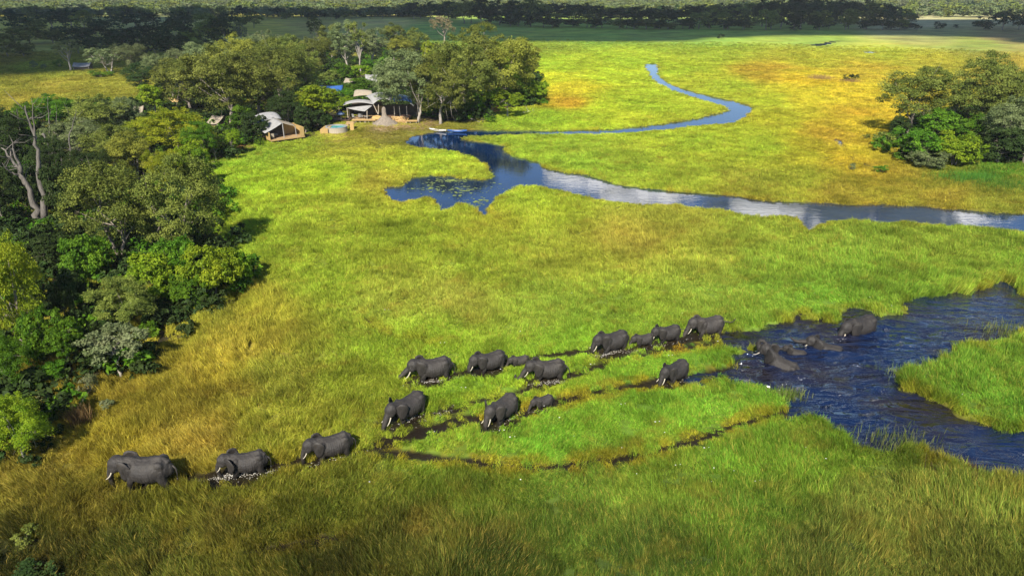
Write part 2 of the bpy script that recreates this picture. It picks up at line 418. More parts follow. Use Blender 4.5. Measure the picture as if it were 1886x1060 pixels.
# ------------------------------------------------------------------ ground sheet (rings round the camera's foot)
radii = [0.0, 8, 16, 22, 26]
r = 28.0
while r < 9000:
    radii.append(r)
    r += max(0.28, r * (0.0072 if r < 250 else (0.011 if r < 900 else 0.05)))
radii = np.array(radii)
az = np.concatenate([np.linspace(-180, -52, 40), np.arange(-51, 51.01, 0.30), np.linspace(52, 180, 40)])
az[-1] = 180.0
RR, AA = np.meshgrid(radii, np.radians(az), indexing='ij')
gx, gy = (RR * np.sin(AA)).ravel(), (RR * np.cos(AA)).ravel()
nr, na = RR.shape
def land_fields(x, y):
    n = len(x)
    rr = np.hypot(x, y)
    sd = np.full(n, -1e3)
    infront = (y > 10) & (np.abs(np.arctan2(x, y)) < R(56))
    m = (rr < 700) & infront
    xs, ys = x[m], y[m]
    s = np.full(len(xs), -1e3)
    for poly in [UP_RIVER, LOW_RIVER] + PONDS:
        s = np.maximum(s, sdist(xs, ys, polyw(poly)))
    lift = np.interp(np.hypot(xs, ys), [60, 95, 130, 330], [.0, 1.6, 2.2, 3.2])
    q_ = 1 + lift / np.hypot(xs, ys)
    s = np.maximum(s, sdist(xs * q_, ys * q_, polyw(UP_RIVER)))
    q2 = 1 + 1.15 / np.hypot(xs, ys)
    s = np.maximum(s, sdist(xs * q2, ys * q2, polyw(LOW_RIVER)))
    wig = 1.3 * (fbm(xs * .45, ys * .45, 5) - .5) + 0.9 * (fbm(xs * 1.6, ys * 1.6, 6, 2) - .5)
    s = s + wig
    sd[m] = s
    tr = np.zeros(n); rim = np.zeros(n); tdep = np.zeros(n)
    m2 = (rr < 260) & infront
    xs, ys = x[m2], y[m2]
    t_, r_, d_ = np.zeros(len(xs)), np.zeros(len(xs)), np.zeros(len(xs))
    wob = 0.7 * (fbm(xs * .8, ys * .8, 21) - .5) + 0.8 * (fbm(xs * .25, ys * .25, 22) - .5)
    for pts, hw, dep, rm in TRAILS:
        hw = hw * .82; d = segdist(xs, ys, polyw(pts), False) + wob * 1.1 * min(1, hw)
        k = 1 - smooth(hw * .75, hw * 1.25, d)
        t_ = np.maximum(t_, k); d_ = np.maximum(d_, k * dep)
        r_ = np.maximum(r_, rm * (1 - smooth(hw * 1.1, hw * 1.1 + 1.1, d)))
    for (ex, ey, er) in BEASTS:
        c_ = G(ex, ey); d = np.hypot(xs - c_.x, (ys - c_.y) * .9) + .5 * wob
        k = 1 - smooth(er * .8, er * 1.15, d); t_ = np.maximum(t_, k * .95); d_ = np.maximum(d_, k * .12)
    tr[m2], rim[m2], tdep[m2] = t_, r_, d_
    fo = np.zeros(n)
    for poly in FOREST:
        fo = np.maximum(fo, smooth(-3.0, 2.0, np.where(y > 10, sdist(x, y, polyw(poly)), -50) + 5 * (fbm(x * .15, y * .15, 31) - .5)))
    return sd, tr, rim, tdep, fo
sd, trl, rim, tdep, fo = land_fields(gx, gy)
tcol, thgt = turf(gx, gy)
relief = 0.10 * (fbm(gx * .12, gy * .12, 41) - .35) + 0.05 * (fbm(gx * .9, gy * .9, 42, 2) - .5)
gz = 0.06 + relief - tdep * (0.75 + .5 * fbm(gx * .7, gy * .7, 43, 2)) - 1.0 * smooth(-0.55, 0.9, sd)
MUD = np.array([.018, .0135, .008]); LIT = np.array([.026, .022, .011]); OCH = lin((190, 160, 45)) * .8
rimn = 1.0 * rim * smooth(.34, .56, fbm(gx * .9, gy * .9, 51, 2))
shore = smooth(-1.3, -0.2, sd) * smooth(.45, .6, fbm(gx * .25, gy * .25, 52)) * .5
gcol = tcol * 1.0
gcol = gcol * (1 - rimn[:, None]) + OCH * rimn[:, None]
gcol = gcol * (1 - shore[:, None]) + OCH * shore[:, None]
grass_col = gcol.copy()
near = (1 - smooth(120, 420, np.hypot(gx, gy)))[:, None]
soil_shade = gcol * (0.60 - 0.15 * near) + MUD * 0.4             # between tufts: thatch and wet earth, with shade put into the colour
gcol = soil_shade * near + gcol * 1.0 * (1 - near)
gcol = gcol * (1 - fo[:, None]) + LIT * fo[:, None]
wet = np.maximum(trl, smooth(-.35, .1, sd))
gcol = gcol * (1 - wet[:, None]) + MUD * wet[:, None]
# bare, trodden earth round the camp
for (px, py, rad, c) in [(712,231,5.5,(165,140,112)),(770,228,6,(150,125,98)),(735,229,5,(160,135,105)),(625,252,5,(150,130,70)),(905,202,5,(165,120,60)),(650,160,9,(190,165,110)),(310,192,4,(215,190,140)),(430,280,5,(140,105,60)),(690,125,8,(170,155,90))]:
    p = G(px, py)
    k = (1 - smooth(rad * .4, rad * 1.3, np.hypot(gx - p.x, (gy - p.y) * .6) + 3 * (fbm(gx * .3, gy * .3, 61) - .5))) * .8
    gcol = gcol * (1 - k[:, None]) + lin(c) * .75 * k[:, None]
    thgt = thgt * (1 - .9 * k)
gz = np.where((sd < -.7) & (np.hypot(gx, gy) < 100), np.maximum(gz, -.125 + .03 * (fbm(gx, gy, 77, 2) - .5)), gz)
idx = np.arange(nr * na).reshape(nr, na)
quads = np.stack([idx[:-1, :-1], idx[:-1, 1:], idx[1:, 1:], idx[1:, :-1]], -1).reshape(-1, 4)[:, ::-1]
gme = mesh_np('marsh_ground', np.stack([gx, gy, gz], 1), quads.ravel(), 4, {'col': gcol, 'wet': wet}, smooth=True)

def ground_mat():
    m, nt, out = new_mat('marsh_earth')
    a = N(nt, 'ShaderNodeAttribute', attribute_name='col')
    w = N(nt, 'ShaderNodeAttribute', attribute_name='wet')
    geo = N(nt, 'ShaderNodeNewGeometry')
    n1 = N(nt, 'ShaderNodeTexNoise', Scale=0.9, Detail=6.0, Roughness=0.7); nt.links.new(geo.outputs['Position'], n1.inputs[0])
    n2 = N(nt, 'ShaderNodeTexNoise', Scale=0.05, Detail=7.0, Roughness=0.65); nt.links.new(geo.outputs['Position'], n2.inputs[0])
    mp = N(nt, 'ShaderNodeMapping'); mp.inputs['Scale'].default_value = (.012, .05, 1); nt.links.new(geo.outputs['Position'], mp.inputs[0])
    n3 = N(nt, 'ShaderNodeTexNoise', Scale=1.0, Detail=6.0, Roughness=0.65); nt.links.new(mp.outputs[0], n3.inputs[0])
    hs = N(nt, 'ShaderNodeHueSaturation')
    nt.links.new(a.outputs['Color'], hs.inputs['Color'])
    nt.links.new(maprange(nt, n3.outputs[0], .3, .7, .472, .525), hs.inputs['Hue'])
    nt.links.new(maprange(nt, n1.outputs[0], .3, .7, .65, 1.3), hs.inputs['Value'])
    hs2 = N(nt, 'ShaderNodeHueSaturation'); nt.links.new(hs.outputs[0], hs2.inputs['Color'])
    nt.links.new(maprange(nt, n2.outputs[0], .32, .68, .60, 1.40), hs2.inputs['Value'])
    p = N(nt, 'ShaderNodeBsdfPrincipled')
    nt.links.new(hs2.outputs[0], p.inputs['Base Color'])
    nt.links.new(maprange(nt, w.outputs['Fac'], 0, 1, .95, .35), p.inputs['Roughness'])
    p.inputs['Specular IOR Level'].default_value = .15
    b = N(nt, 'ShaderNodeBump', Strength=.8, Distance=.15); nt.links.new(n1.outputs[0], b.inputs['Height']); nt.links.new(b.outputs[0], p.inputs['Normal'])
    nt.links.new(p.outputs[0], out.inputs[0])
    return m
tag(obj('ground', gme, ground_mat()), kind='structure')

# ------------------------------------------------------------------ water
def water_mat(name, body, rip, dist, ior, wav):  # body: base colours, the blue of mirrored sky painted in
    m, nt, out = new_mat(name)
    geo = N(nt, 'ShaderNodeNewGeometry')
    mp = N(nt, 'ShaderNodeMapping'); mp.inputs['Rotation'].default_value = (0, 0, R(12)); mp.inputs['Scale'].default_value = (.45, 1.25, 1)
    nt.links.new(geo.outputs['Position'], mp.inputs[0])
    n1 = N(nt, 'ShaderNodeTexNoise', Scale=rip, Detail=4.0, Roughness=.5, Distortion=.8); nt.links.new(mp.outputs[0], n1.inputs[0])
    n2 = N(nt, 'ShaderNodeTexNoise', Scale=.12, Detail=3.0); nt.links.new(geo.outputs['Position'], n2.inputs[0])
    rw = N(nt, 'ShaderNodeAttribute', attribute_name='rough_water')
    amp = N(nt, 'ShaderNodeMath', operation='MULTIPLY'); nt.links.new(n1.outputs[0], amp.inputs[0]); nt.links.new(rw.outputs['Fac'], amp.inputs[1])
    b = N(nt, 'ShaderNodeBump', Strength=1.0, Distance=dist); nt.links.new(amp.outputs[0], b.inputs['Height'])
    p = N(nt, 'ShaderNodeBsdfPrincipled', Roughness=.03, IOR=ior)
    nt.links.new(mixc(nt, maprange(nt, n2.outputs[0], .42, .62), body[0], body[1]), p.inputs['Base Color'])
    nt.links.new(b.outputs[0], p.inputs['Normal'])
    nt.links.new(p.outputs[0], out.inputs[0])
    return m

def water_sheet(name, x0, x1, y0, y1, step, z, mat, disturb):
    xs, ys = np.arange(x0, x1 + step, step), np.arange(y0, y1 + step, step)
    X, Y = np.meshgrid(xs, ys, indexing='ij')
    x, y = X.ravel(), Y.ravel()
    zz = np.full(len(x), z); rough = np.full(len(x), .12 if disturb else .25)
    for (px, py, rad, amp) in disturb:
        c = G(px, py)
        d = np.hypot(x - c.x, y - c.y)
        k = np.exp(-(d / rad) ** 2)
        rough = rough + k * amp
        zz = zz + .06 * amp * np.sin(d * 4.2 + 2 * fbm(x * .3, y * .3, 3)) * np.exp(-(d / rad) ** 2 * 1.2)
    if disturb:
        ph = 4 * fbm(x * .12, y * .12, 8)
        kk = np.clip(rough - .2, 0, 1.1)
        zz = zz + kk * .040 * (np.sin(3.1 * (.30 * x + y) + ph) + .8 * np.sin(4.7 * (-.22 * x + y) + 1.7 * ph) + .6 * np.sin(2.1 * (.75 * x + y) - ph)) * (.3 + 1.2 * fbm(x * .5, y * .5, 12, 2))
        for (px, py, hx, hy) in [(1426, 664, -60, -16), (1514, 636, -60, -6), (1580, 606, -80, 20), (1464, 646, -60, -10)]:   # wakes
            c = G(px, py); d_ = G(px + hx, py + hy) - c; d_.normalize()
            al = -((x - c.x) * d_.x + (y - c.y) * d_.y); ac = np.abs((x - c.x) * d_.y - (y - c.y) * d_.x)
            arm = np.exp(-((ac - .35 * al - .5) / .45) ** 2) * smooth(-.5, .8, al) * np.exp(-al / 7.0)
            zz = zz + .07 * arm
    I = np.arange(len(x)).reshape(X.shape)
    q = np.stack([I[:-1, :-1], I[1:, :-1], I[1:, 1:], I[:-1, 1:]], -1).reshape(-1)
    me = mesh_np(name, np.stack([x, y, zz], 1), q, 4, {'rough_water': np.clip(rough, 0, 1.3)}, smooth=True)
    return tag(obj(name, me, mat), kind='structure')
M_WAT1 = water_mat('river_water', ((.0005, .016, .066), (.0005, .010, .040)), 1.1, .03, 1.95, 1)  # reflected sky blue put into the base colour
M_WAT2 = water_mat('river_water_near', ((.002, .009, .040), (.012, .009, .012)), .60, .95, 1.75, 1)  # sky blue painted in, mixed with brown water
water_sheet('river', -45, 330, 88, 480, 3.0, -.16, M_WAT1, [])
water_sheet('river', -40, 130, 36, 84, .25, -.16, M_WAT2,
            [(1418,655,6,.8),(1500,625,5,.6),(1452,645,4,.6),(1580,600,5,.7),(1500,680,9,.9),(1560,740,8,.6),(1420,612,6,.5),(1700,600,16,.35),(1650,640,10,.3)])

# ------------------------------------------------------------------ grass: tufts of blades on the marsh
def grass_mat():
    m, nt, out = new_mat('grass_blades')
    a = N(nt, 'ShaderNodeAttribute', attribute_name='tuft_col'); a.attribute_type = 'INSTANCER'
    b = N(nt, 'ShaderNodeAttribute', attribute_name='rnd')
    oi = N(nt, 'ShaderNodeObjectInfo')
    geo = N(nt, 'ShaderNodeNewGeometry')
    n2 = N(nt, 'ShaderNodeTexNoise', Scale=.16, Detail=6.0, Roughness=.65); nt.links.new(geo.outputs['Position'], n2.inputs[0])
    n3 = N(nt, 'ShaderNodeTexNoise', Scale=.045, Detail=5.0, Roughness=.6); nt.links.new(geo.outputs['Position'], n3.inputs[0])
    hs = N(nt, 'ShaderNodeHueSaturation'); nt.links.new(a.outputs['Color'], hs.inputs['Color'])
    nt.links.new(maprange(nt, n3.outputs[0], .35, .65, .488, .512), hs.inputs['Hue'])
    nt.links.new(maprange(nt, b.outputs['Fac'], 0, 1, .55, 1.55), hs.inputs['Value'])
    hs2 = N(nt, 'ShaderNodeHueSaturation'); nt.links.new(hs.outputs[0], hs2.inputs['Color'])
    nt.links.new(maprange(nt, n2.outputs[0], .3, .7, .62, 1.40), hs2.inputs['Value'])
    hs3 = N(nt, 'ShaderNodeHueSaturation'); nt.links.new(hs2.outputs[0], hs3.inputs['Color'])
    nt.links.new(maprange(nt, oi.outputs['Random'], 0, 1, .68, 1.38), hs3.inputs['Value'])
    # dry blades: a share of each tuft
    th = N(nt, 'ShaderNodeMath', operation='GREATER_THAN'); nt.links.new(b.outputs['Fac'], th.inputs[0]); th.inputs[1].default_value = .86
    dr = N(nt, 'ShaderNodeMath', operation='MULTIPLY'); nt.links.new(th.outputs[0], dr.inputs[0])
    nt.links.new(maprange(nt, n2.outputs[0], .35, .65, .15, .8), dr.inputs[1])
    n4 = N(nt, 'ShaderNodeTexNoise', Scale=.30, Detail=8.0, Roughness=.7); nt.links.new(geo.outputs['Position'], n4.inputs[0])
    straw = mixc(nt, maprange(nt, n4.outputs[0], .52, .68, 0, .38), hs3.outputs[0], tuple(lin((196, 164, 72)) * .8))
    n5 = N(nt, 'ShaderNodeTexNoise', Scale=.11, Detail=7.0, Roughness=.65); nt.links.new(geo.outputs['Position'], n5.inputs[0])
    straw = mixc(nt, maprange(nt, n5.outputs[0], .50, .64, 0, .30), straw, tuple(lin((104, 128, 34)) * .8))
    col = mixc(nt, dr.outputs[0], straw, tuple(lin((222, 192, 95)) * .8))
    d = N(nt, 'ShaderNodeBsdfDiffuse'); t = N(nt, 'ShaderNodeBsdfTranslucent')
    nt.links.new(col, d.inputs[0]); nt.links.new(col, t.inputs[0])
    mx = N(nt, 'ShaderNodeMixShader', Fac=.35)
    nt.links.new(d.outputs[0], mx.inputs[1]); nt.links.new(t.outputs[0], mx.inputs[2])
    nt.links.new(mx.outputs[0], out.inputs[0])
    return m
M_GRASS = grass_mat()

def tuft_mesh(seed, nb=80, rad=.42):
    g = np.random.default_rng(seed)
    V, Fc, A = [], [], []
    for i in range(nb):
        rr, th = rad * math.sqrt(g.random()), g.random() * 6.283
        bx, by = rr * math.cos(th), rr * math.sin(th)
        h = .45 + .65 * g.random()
        la, lm = g.random() * 6.283, (.06 + .38 * g.random() ** 1.7) * h
        lx, ly = lm * math.cos(la), lm * math.sin(la)
        w = .009 + .013 * g.random()
        fa = g.random() * 6.283
        wx, wy = w * math.cos(fa), w * math.sin(fa)
        k = len(V)
        V += [(bx - wx, by - wy, -.06), (bx + wx, by + wy, -.06), (bx + lx * .35 + wx * .8, by + ly * .35 + wy * .8, h * .6), (bx + lx * .35 - wx * .8, by + ly * .35 - wy * .8, h * .6),
              (bx + lx, by + ly, h * (1 - .25 * lm)), (bx + lx + wx * .15, by + ly + wy * .15, h * (1 - .25 * lm) - .02)]
        Fc += [k, k + 1, k + 2, k + 3, k + 3, k + 2, k + 5, k + 4]
        A += [g.random()] * 6
    me = mesh_np('tuft', np.array(V), np.array(Fc), 4, {'rnd': np.array(A)})
    me.materials.append(M_GRASS)
    return me

LATE = []
def scatter(name, base, coll, label, cat, seed, kind='stuff', zrand=0.7):
    """one object whose geometry nodes set copies of coll's members on base's faces by its attributes dens, tilt, size"""
    o = link(bpy.data.objects.new(name, base))
    ng = bpy.data.node_groups.new(name + '_scatter', 'GeometryNodeTree')
    ng.interface.new_socket('Geometry', in_out='INPUT', socket_type='NodeSocketGeometry')
    ng.interface.new_socket('Geometry', in_out='OUTPUT', socket_type='NodeSocketGeometry')
    n, l = ng.nodes, ng.links
    gi, go = n.new('NodeGroupInput'), n.new('NodeGroupOutput')
    dp = n.new('GeometryNodeDistributePointsOnFaces')
    def attr(nm, t):
        a = n.new('GeometryNodeInputNamedAttribute'); a.data_type = t; a.inputs[0].default_value = nm; return a.outputs[0]
    l.new(gi.outputs[0], dp.inputs[0]); l.new(attr('dens', 'FLOAT'), dp.inputs['Density']); dp.inputs['Seed'].default_value = seed
    ci = n.new('GeometryNodeCollectionInfo'); ci.inputs[0].default_value = coll; ci.inputs[1].default_value = True; ci.inputs[2].default_value = True
    ip = n.new('GeometryNodeInstanceOnPoints'); ip.inputs['Pick Instance'].default_value = True
    ri = n.new('FunctionNodeRandomValue'); ri.data_type = 'INT'; ri.inputs[4].default_value = 0; ri.inputs[5].default_value = 1000
    rv = n.new('FunctionNodeRandomValue'); rv.data_type = 'FLOAT_VECTOR'; rv.inputs[0].default_value = (-.16, -.16, -zrand); rv.inputs[1].default_value = (.16, .16, zrand); rv.inputs['Seed'].default_value = 3
    ad = n.new('ShaderNodeVectorMath'); ad.operation = 'ADD'; l.new(attr('tilt', 'FLOAT_VECTOR'), ad.inputs[0]); l.new(rv.outputs[0], ad.inputs[1])
    rs = n.new('FunctionNodeRandomValue'); rs.data_type = 'FLOAT'; rs.inputs[2].default_value = .7; rs.inputs[3].default_value = 1.35; rs.inputs['Seed'].default_value = 5
    sc = n.new('ShaderNodeVectorMath'); sc.operation = 'SCALE'; l.new(attr('size', 'FLOAT_VECTOR'), sc.inputs[0]); l.new(rs.outputs[1], sc.inputs['Scale'])
    l.new(dp.outputs[0], ip.inputs['Points']); l.new(ci.outputs[0], ip.inputs['Instance']); l.new(ri.outputs[2], ip.inputs['Instance Index'])
    l.new(ad.outputs[0], ip.inputs['Rotation']); l.new(sc.outputs[0], ip.inputs['Scale'])
    l.new(ip.outputs[0], go.inputs[0])
    md = o.modifiers.new('scatter', 'NODES'); md.node_group = ng; md.show_viewport = False; LATE.append(md)
    return tag(o, label, cat, kind=kind)

def offscene(name, meshes):
    c = bpy.data.collections.new(name)
    for me in meshes: c.objects.link(bpy.data.objects.new(me.name, me))
    return c

rr = np.hypot(gx, gy)
dens = np.interp(rr, [26, 50, 80, 130, 220, 400, 460], [14.5, 12.5, 8.5, 4.6, 1.9, .5, .0])
wide = np.interp(rr, [26, 60, 130, 220, 450], [.74, .78, 1.05, 1.5, 2.5])
ok = (sd < -.30 + 1.5 * (fbm(gx * 1.1, gy * 1.1, 79, 3) - .42))
patch = fbm(gx * .35, gy * .35, 71, 3)
dens = dens * ok * (1 - .97 * np.clip(trl * 1.15 - .35 * smooth(.45, .7, fbm(gx * 1.3, gy * 1.3, 78, 2)), 0, 1)) * (1 - .8 * fo) * np.clip(-.15 + 2.2 * patch, .25, 1.5)
hs = thgt * (.45 + 1.25 * smooth(.25, .75, fbm(gx * .55, gy * .55, 72, 3))) * (1 - .5 * np.clip(rim, 0, 1))
hs = hs * np.where(rr < 95, 1 + .35 * smooth(-2.5, -.6, sd), 1 - .4 * smooth(-5, -.6, sd))
hs = np.clip(hs * .72, .07, 1.3) * np.interp(rr, [26, 130, 450], [1, 1, 1.5])
ta = 6.283 * 1.5 * fbm(gx * .07, gy * .07, 73, 3); tm = .45 * fbm(gx * .3, gy * .3, 74, 2) + .12
tilt = np.stack([tm * np.cos(ta), tm * np.sin(ta), 0 * tm], 1)
size = np.stack([wide, wide, hs], 1)
sel = (np.abs(AA[:-1, :-1]) < R(50)) & (RR[:-1, :-1] >= 26) & (RR[:-1, :-1] < 470) & (dens.reshape(nr, na)[:-1, :-1] + dens.reshape(nr, na)[1:, 1:] > 0)
gq = quads.reshape(nr - 1, na - 1, 4)[sel]
used, inv = np.unique(gq.ravel(), return_inverse=True)
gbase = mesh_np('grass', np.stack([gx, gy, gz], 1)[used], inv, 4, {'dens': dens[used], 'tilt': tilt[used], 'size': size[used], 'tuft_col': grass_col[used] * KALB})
scatter('grass', gbase, offscene('tufts', [tuft_mesh(s) for s in range(12)]), 'tall green and golden marsh grass covering the floodplain', 'grass', 1)

# ------------------------------------------------------------------ trees
def tree_shape(seed, h, w, tf, nl, nleaf, ls, stems=1, lobe=(.17, .28), nb=8, flat=1.0, sides=6, inner=.12):
    g = np.random.default_rng(seed)
    ch = h * (1 - tf)
    cz = h * tf + ch * .5
    cen, rad = [], []
    for i in range(nl):
        for _ in range(30):
            v = g.normal(size=3); v /= np.linalg.norm(v)
            v[2] = v[2] * .9 + .12
            k = (.30 + .55 * g.random() ** .6)
            c = np.array([v[0] * w * .5 * k, v[1] * w * .5 * k, cz + v[2] * ch * .5 * k])
            if all(np.linalg.norm(c - q) > .11 * w for q in cen): break
        cen.append(c); rad.append(w * (lobe[0] + (lobe[1] - lobe[0]) * g.random()))
    cen, rad = np.array(cen), np.array(rad)
    # each lobe carries flattened sprays of leaves on its outer and upper side
    wgt = rad ** 2; cnt = np.maximum(20, (nleaf * wgt / wgt.sum())).astype(int)
    P, Nn, A, Lb = [], [], [], []
    axis = np.array([0, 0, cz - ch * .1])
    for c, r_, k in zip(cen, rad, cnt):
        npad = 9
        outw = c - axis; outw = outw / max(np.linalg.norm(outw), 1e-6)
        tone = g.random()
        for j in range(npad):
            d = g.normal(size=3); d /= np.linalg.norm(d)
            d = d + outw * .55 + np.array([0, 0, .35]); d /= np.linalg.norm(d)
            pc_ = c + d * r_ * (.55 + .45 * g.random()) * np.array([1, 1, .8])
            pr = r_ * (.24 + .30 * g.random())
            kk = max(6, int(k / npad * (.6 + .8 * g.random())))
            v = g.normal(size=(kk, 3)); v /= np.linalg.norm(v, axis=1)[:, None]
            rad_ = g.random(kk)[:, None] ** .45
            p = pc_ + v * rad_ * pr * np.array([1.12, 1.12, .46 * flat]) 
            p[:, 2] -= (v[:, 0] ** 2 + v[:, 1] ** 2) * rad_[:, 0] ** 2 * pr * .28
            P.append(p); Nn.append(v * .35 + d * .45 + .55 * g.normal(size=(kk, 3)) + np.array([0, 0, .65]))
            A.append(g.random(kk)); t_ = .55 * tone + .45 * g.random(); Lb.append(np.full(kk, t_) * .8 + .2 * g.random(kk))
    P, Nn, A, Lb = np.concatenate(P), np.concatenate(Nn), np.concatenate(A), np.concatenate(Lb)
    P[:, 2] = np.maximum(P[:, 2], .05 + .15 * g.random(len(P)))
    Nn /= np.linalg.norm(Nn, axis=1)[:, None]
    T = np.cross(Nn, g.normal(size=Nn.shape)); T /= np.maximum(np.linalg.norm(T, axis=1)[:, None], 1e-6)
    B = np.cross(Nn, T)
    s = ls * (.55 + .9 * g.random(len(P)))[:, None]
    Q = np.stack([P - T * s * .85, P + B * s * .42 + Nn * s * .12, P + T * s * .95, P - B * s * .5 + Nn * s * .05], 1).reshape(-1, 3)
    crown = mesh_np('crown', Q, np.arange(len(Q)), 4, {'rnd': np.repeat(A, 4), 'lobe': np.repeat(Lb, 4)})
    bm = bmesh.new()
    order = np.argsort(-rad)[:nb]
    tr_r = .020 * h + .012 * w
    for st in range(stems):
        a0 = g.random() * 6.28
        off = np.array([math.cos(a0), math.sin(a0), 0]) * (.0 if stems == 1 else tr_r * 1.1)
        top = np.array([g.normal() * .05 * w + off[0] * 4, g.normal() * .05 * w + off[1] * 4, h * tf + ch * .35])
        pts, rs = [], []
        for i in range(7):
            t = i / 6
            pts.append(off + (top - off) * np.array([t ** 1.2, t ** 1.2, t]) + np.array([g.normal(), g.normal(), 0]) * .010 * h * (0 < i) + np.array([0, 0, -.3 * (i == 0)]))
            rs.append(tr_r * (1.35 if i == 0 else 1.0 - .55 * t) / (stems ** .4))
        add_tube(bm, pts, rs, sides)
        for j in order[st::stems]:
            k0 = 3 + int(g.integers(0, 3)); p0 = np.array(pts[k0]); p1 = cen[j]
            mid = p0 * .5 + p1 * .5 + np.array([g.normal() * .03 * w, g.normal() * .03 * w, -.02 * h])
            bp = [p0, p0 * .55 + mid * .45, mid, mid * .45 + p1 * .55, p1]
            add_tube(bm, bp, [rs[k0] * .62, rs[k0] * .5, rs[k0] * .38, rs[k0] * .27, rs[k0] * .12], max(4, sides - 1))
            for _ in range(2):
                q = np.array(bp[3]); e = q + g.normal(size=3) * rad[j] * .75
                add_tube(bm, [q, (q + e) * .5 + g.normal(size=3) * .1, e], [rs[k0] * .2, rs[k0] * .13, rs[k0] * .05], 4)
    tm_ = bpy.data.meshes.new('trunk'); bm.to_mesh(tm_); bm.free()
    for p in tm_.polygons: p.use_smooth = True
    return tm_, crown, h, w

SHAPES = {
    'broad': [tree_shape(s, 14, 15, .16, 34, 30000, .175, 1 + s % 2, lobe=(.13, .24)) for s in (11, 12, 13, 14)],
    'tall': [tree_shape(s, 16, 11, .26, 26, 21000, .175, 1, lobe=(.14, .25)) for s in (21, 22, 23)],
    'small': [tree_shape(s, 6, 5, .28, 15, 7500, .14, 1, nb=5, lobe=(.16, .26)) for s in (31, 32, 33)],
    'bush': [tree_shape(s, 5, 7, .0, 26, 13000, .155, 3, lobe=(.12, .22), nb=7) for s in (41, 42, 43, 44)],
    'thin': [tree_shape(s, 13, 10, .34, 15, 4200, .21, 1, lobe=(.12, .2), nb=11) for s in (51, 52)],
    'shrub': [tree_shape(s, 2, 2.4, .02, 10, 1900, .10, 3, nb=6) for s in (61, 62, 63)],
    'far': [tree_shape(s, 11, 12, .12, 13, 1500, .65, 1, lobe=(.2, .32), nb=3, sides=4) for s in (71, 72, 73, 74)],
    'sparse': [tree_shape(s, 11, 12, .30, 15, 3800, .23, 2, lobe=(.12, .2), nb=12) for s in (81, 82)],
}
_pick = {}
def set_mat(o, m):
    if not o.data.materials: o.data.materials.append(None)
    o.material_slots[0].link = 'OBJECT'
    o.material_slots[0].material = m

def tree(x, by, ty, wpx, shape, leaf, label, bark=None, group=None, name=None, cat=None, variant=None, rz=None, hmax=None):
    p = G(x, by)
    h = max(height_at(p, ty), .5)
    w = wpx * depth_at(p) / F
    # a wide crown's far half lifts its outline in the picture: take it back out of the height
    h = max(.5 * h, h - .16 * w * H / max(p.y, 1) * 1.0)
    i = _pick.get(shape, 0); _pick[shape] = i + 1
    tm_, cr, h0, w0 = SHAPES[shape][(i if variant is None else variant) % len(SHAPES[shape])]
    nm = name or {'bush': 'bush', 'shrub': 'shrub'}.get(shape, 'tree')
    root = empty(nm, (p.x, p.y, 0.0), random.uniform(0, 6.283) if rz is None else rz, (w / w0, w / w0, h / h0))
    tag(root, label, cat or nm, group)
    set_mat(link(bpy.data.objects.new('trunk', tm_), root), bark or BARK)
    set_mat(link(bpy.data.objects.new('crown', cr), root), LM[leaf])
    return root

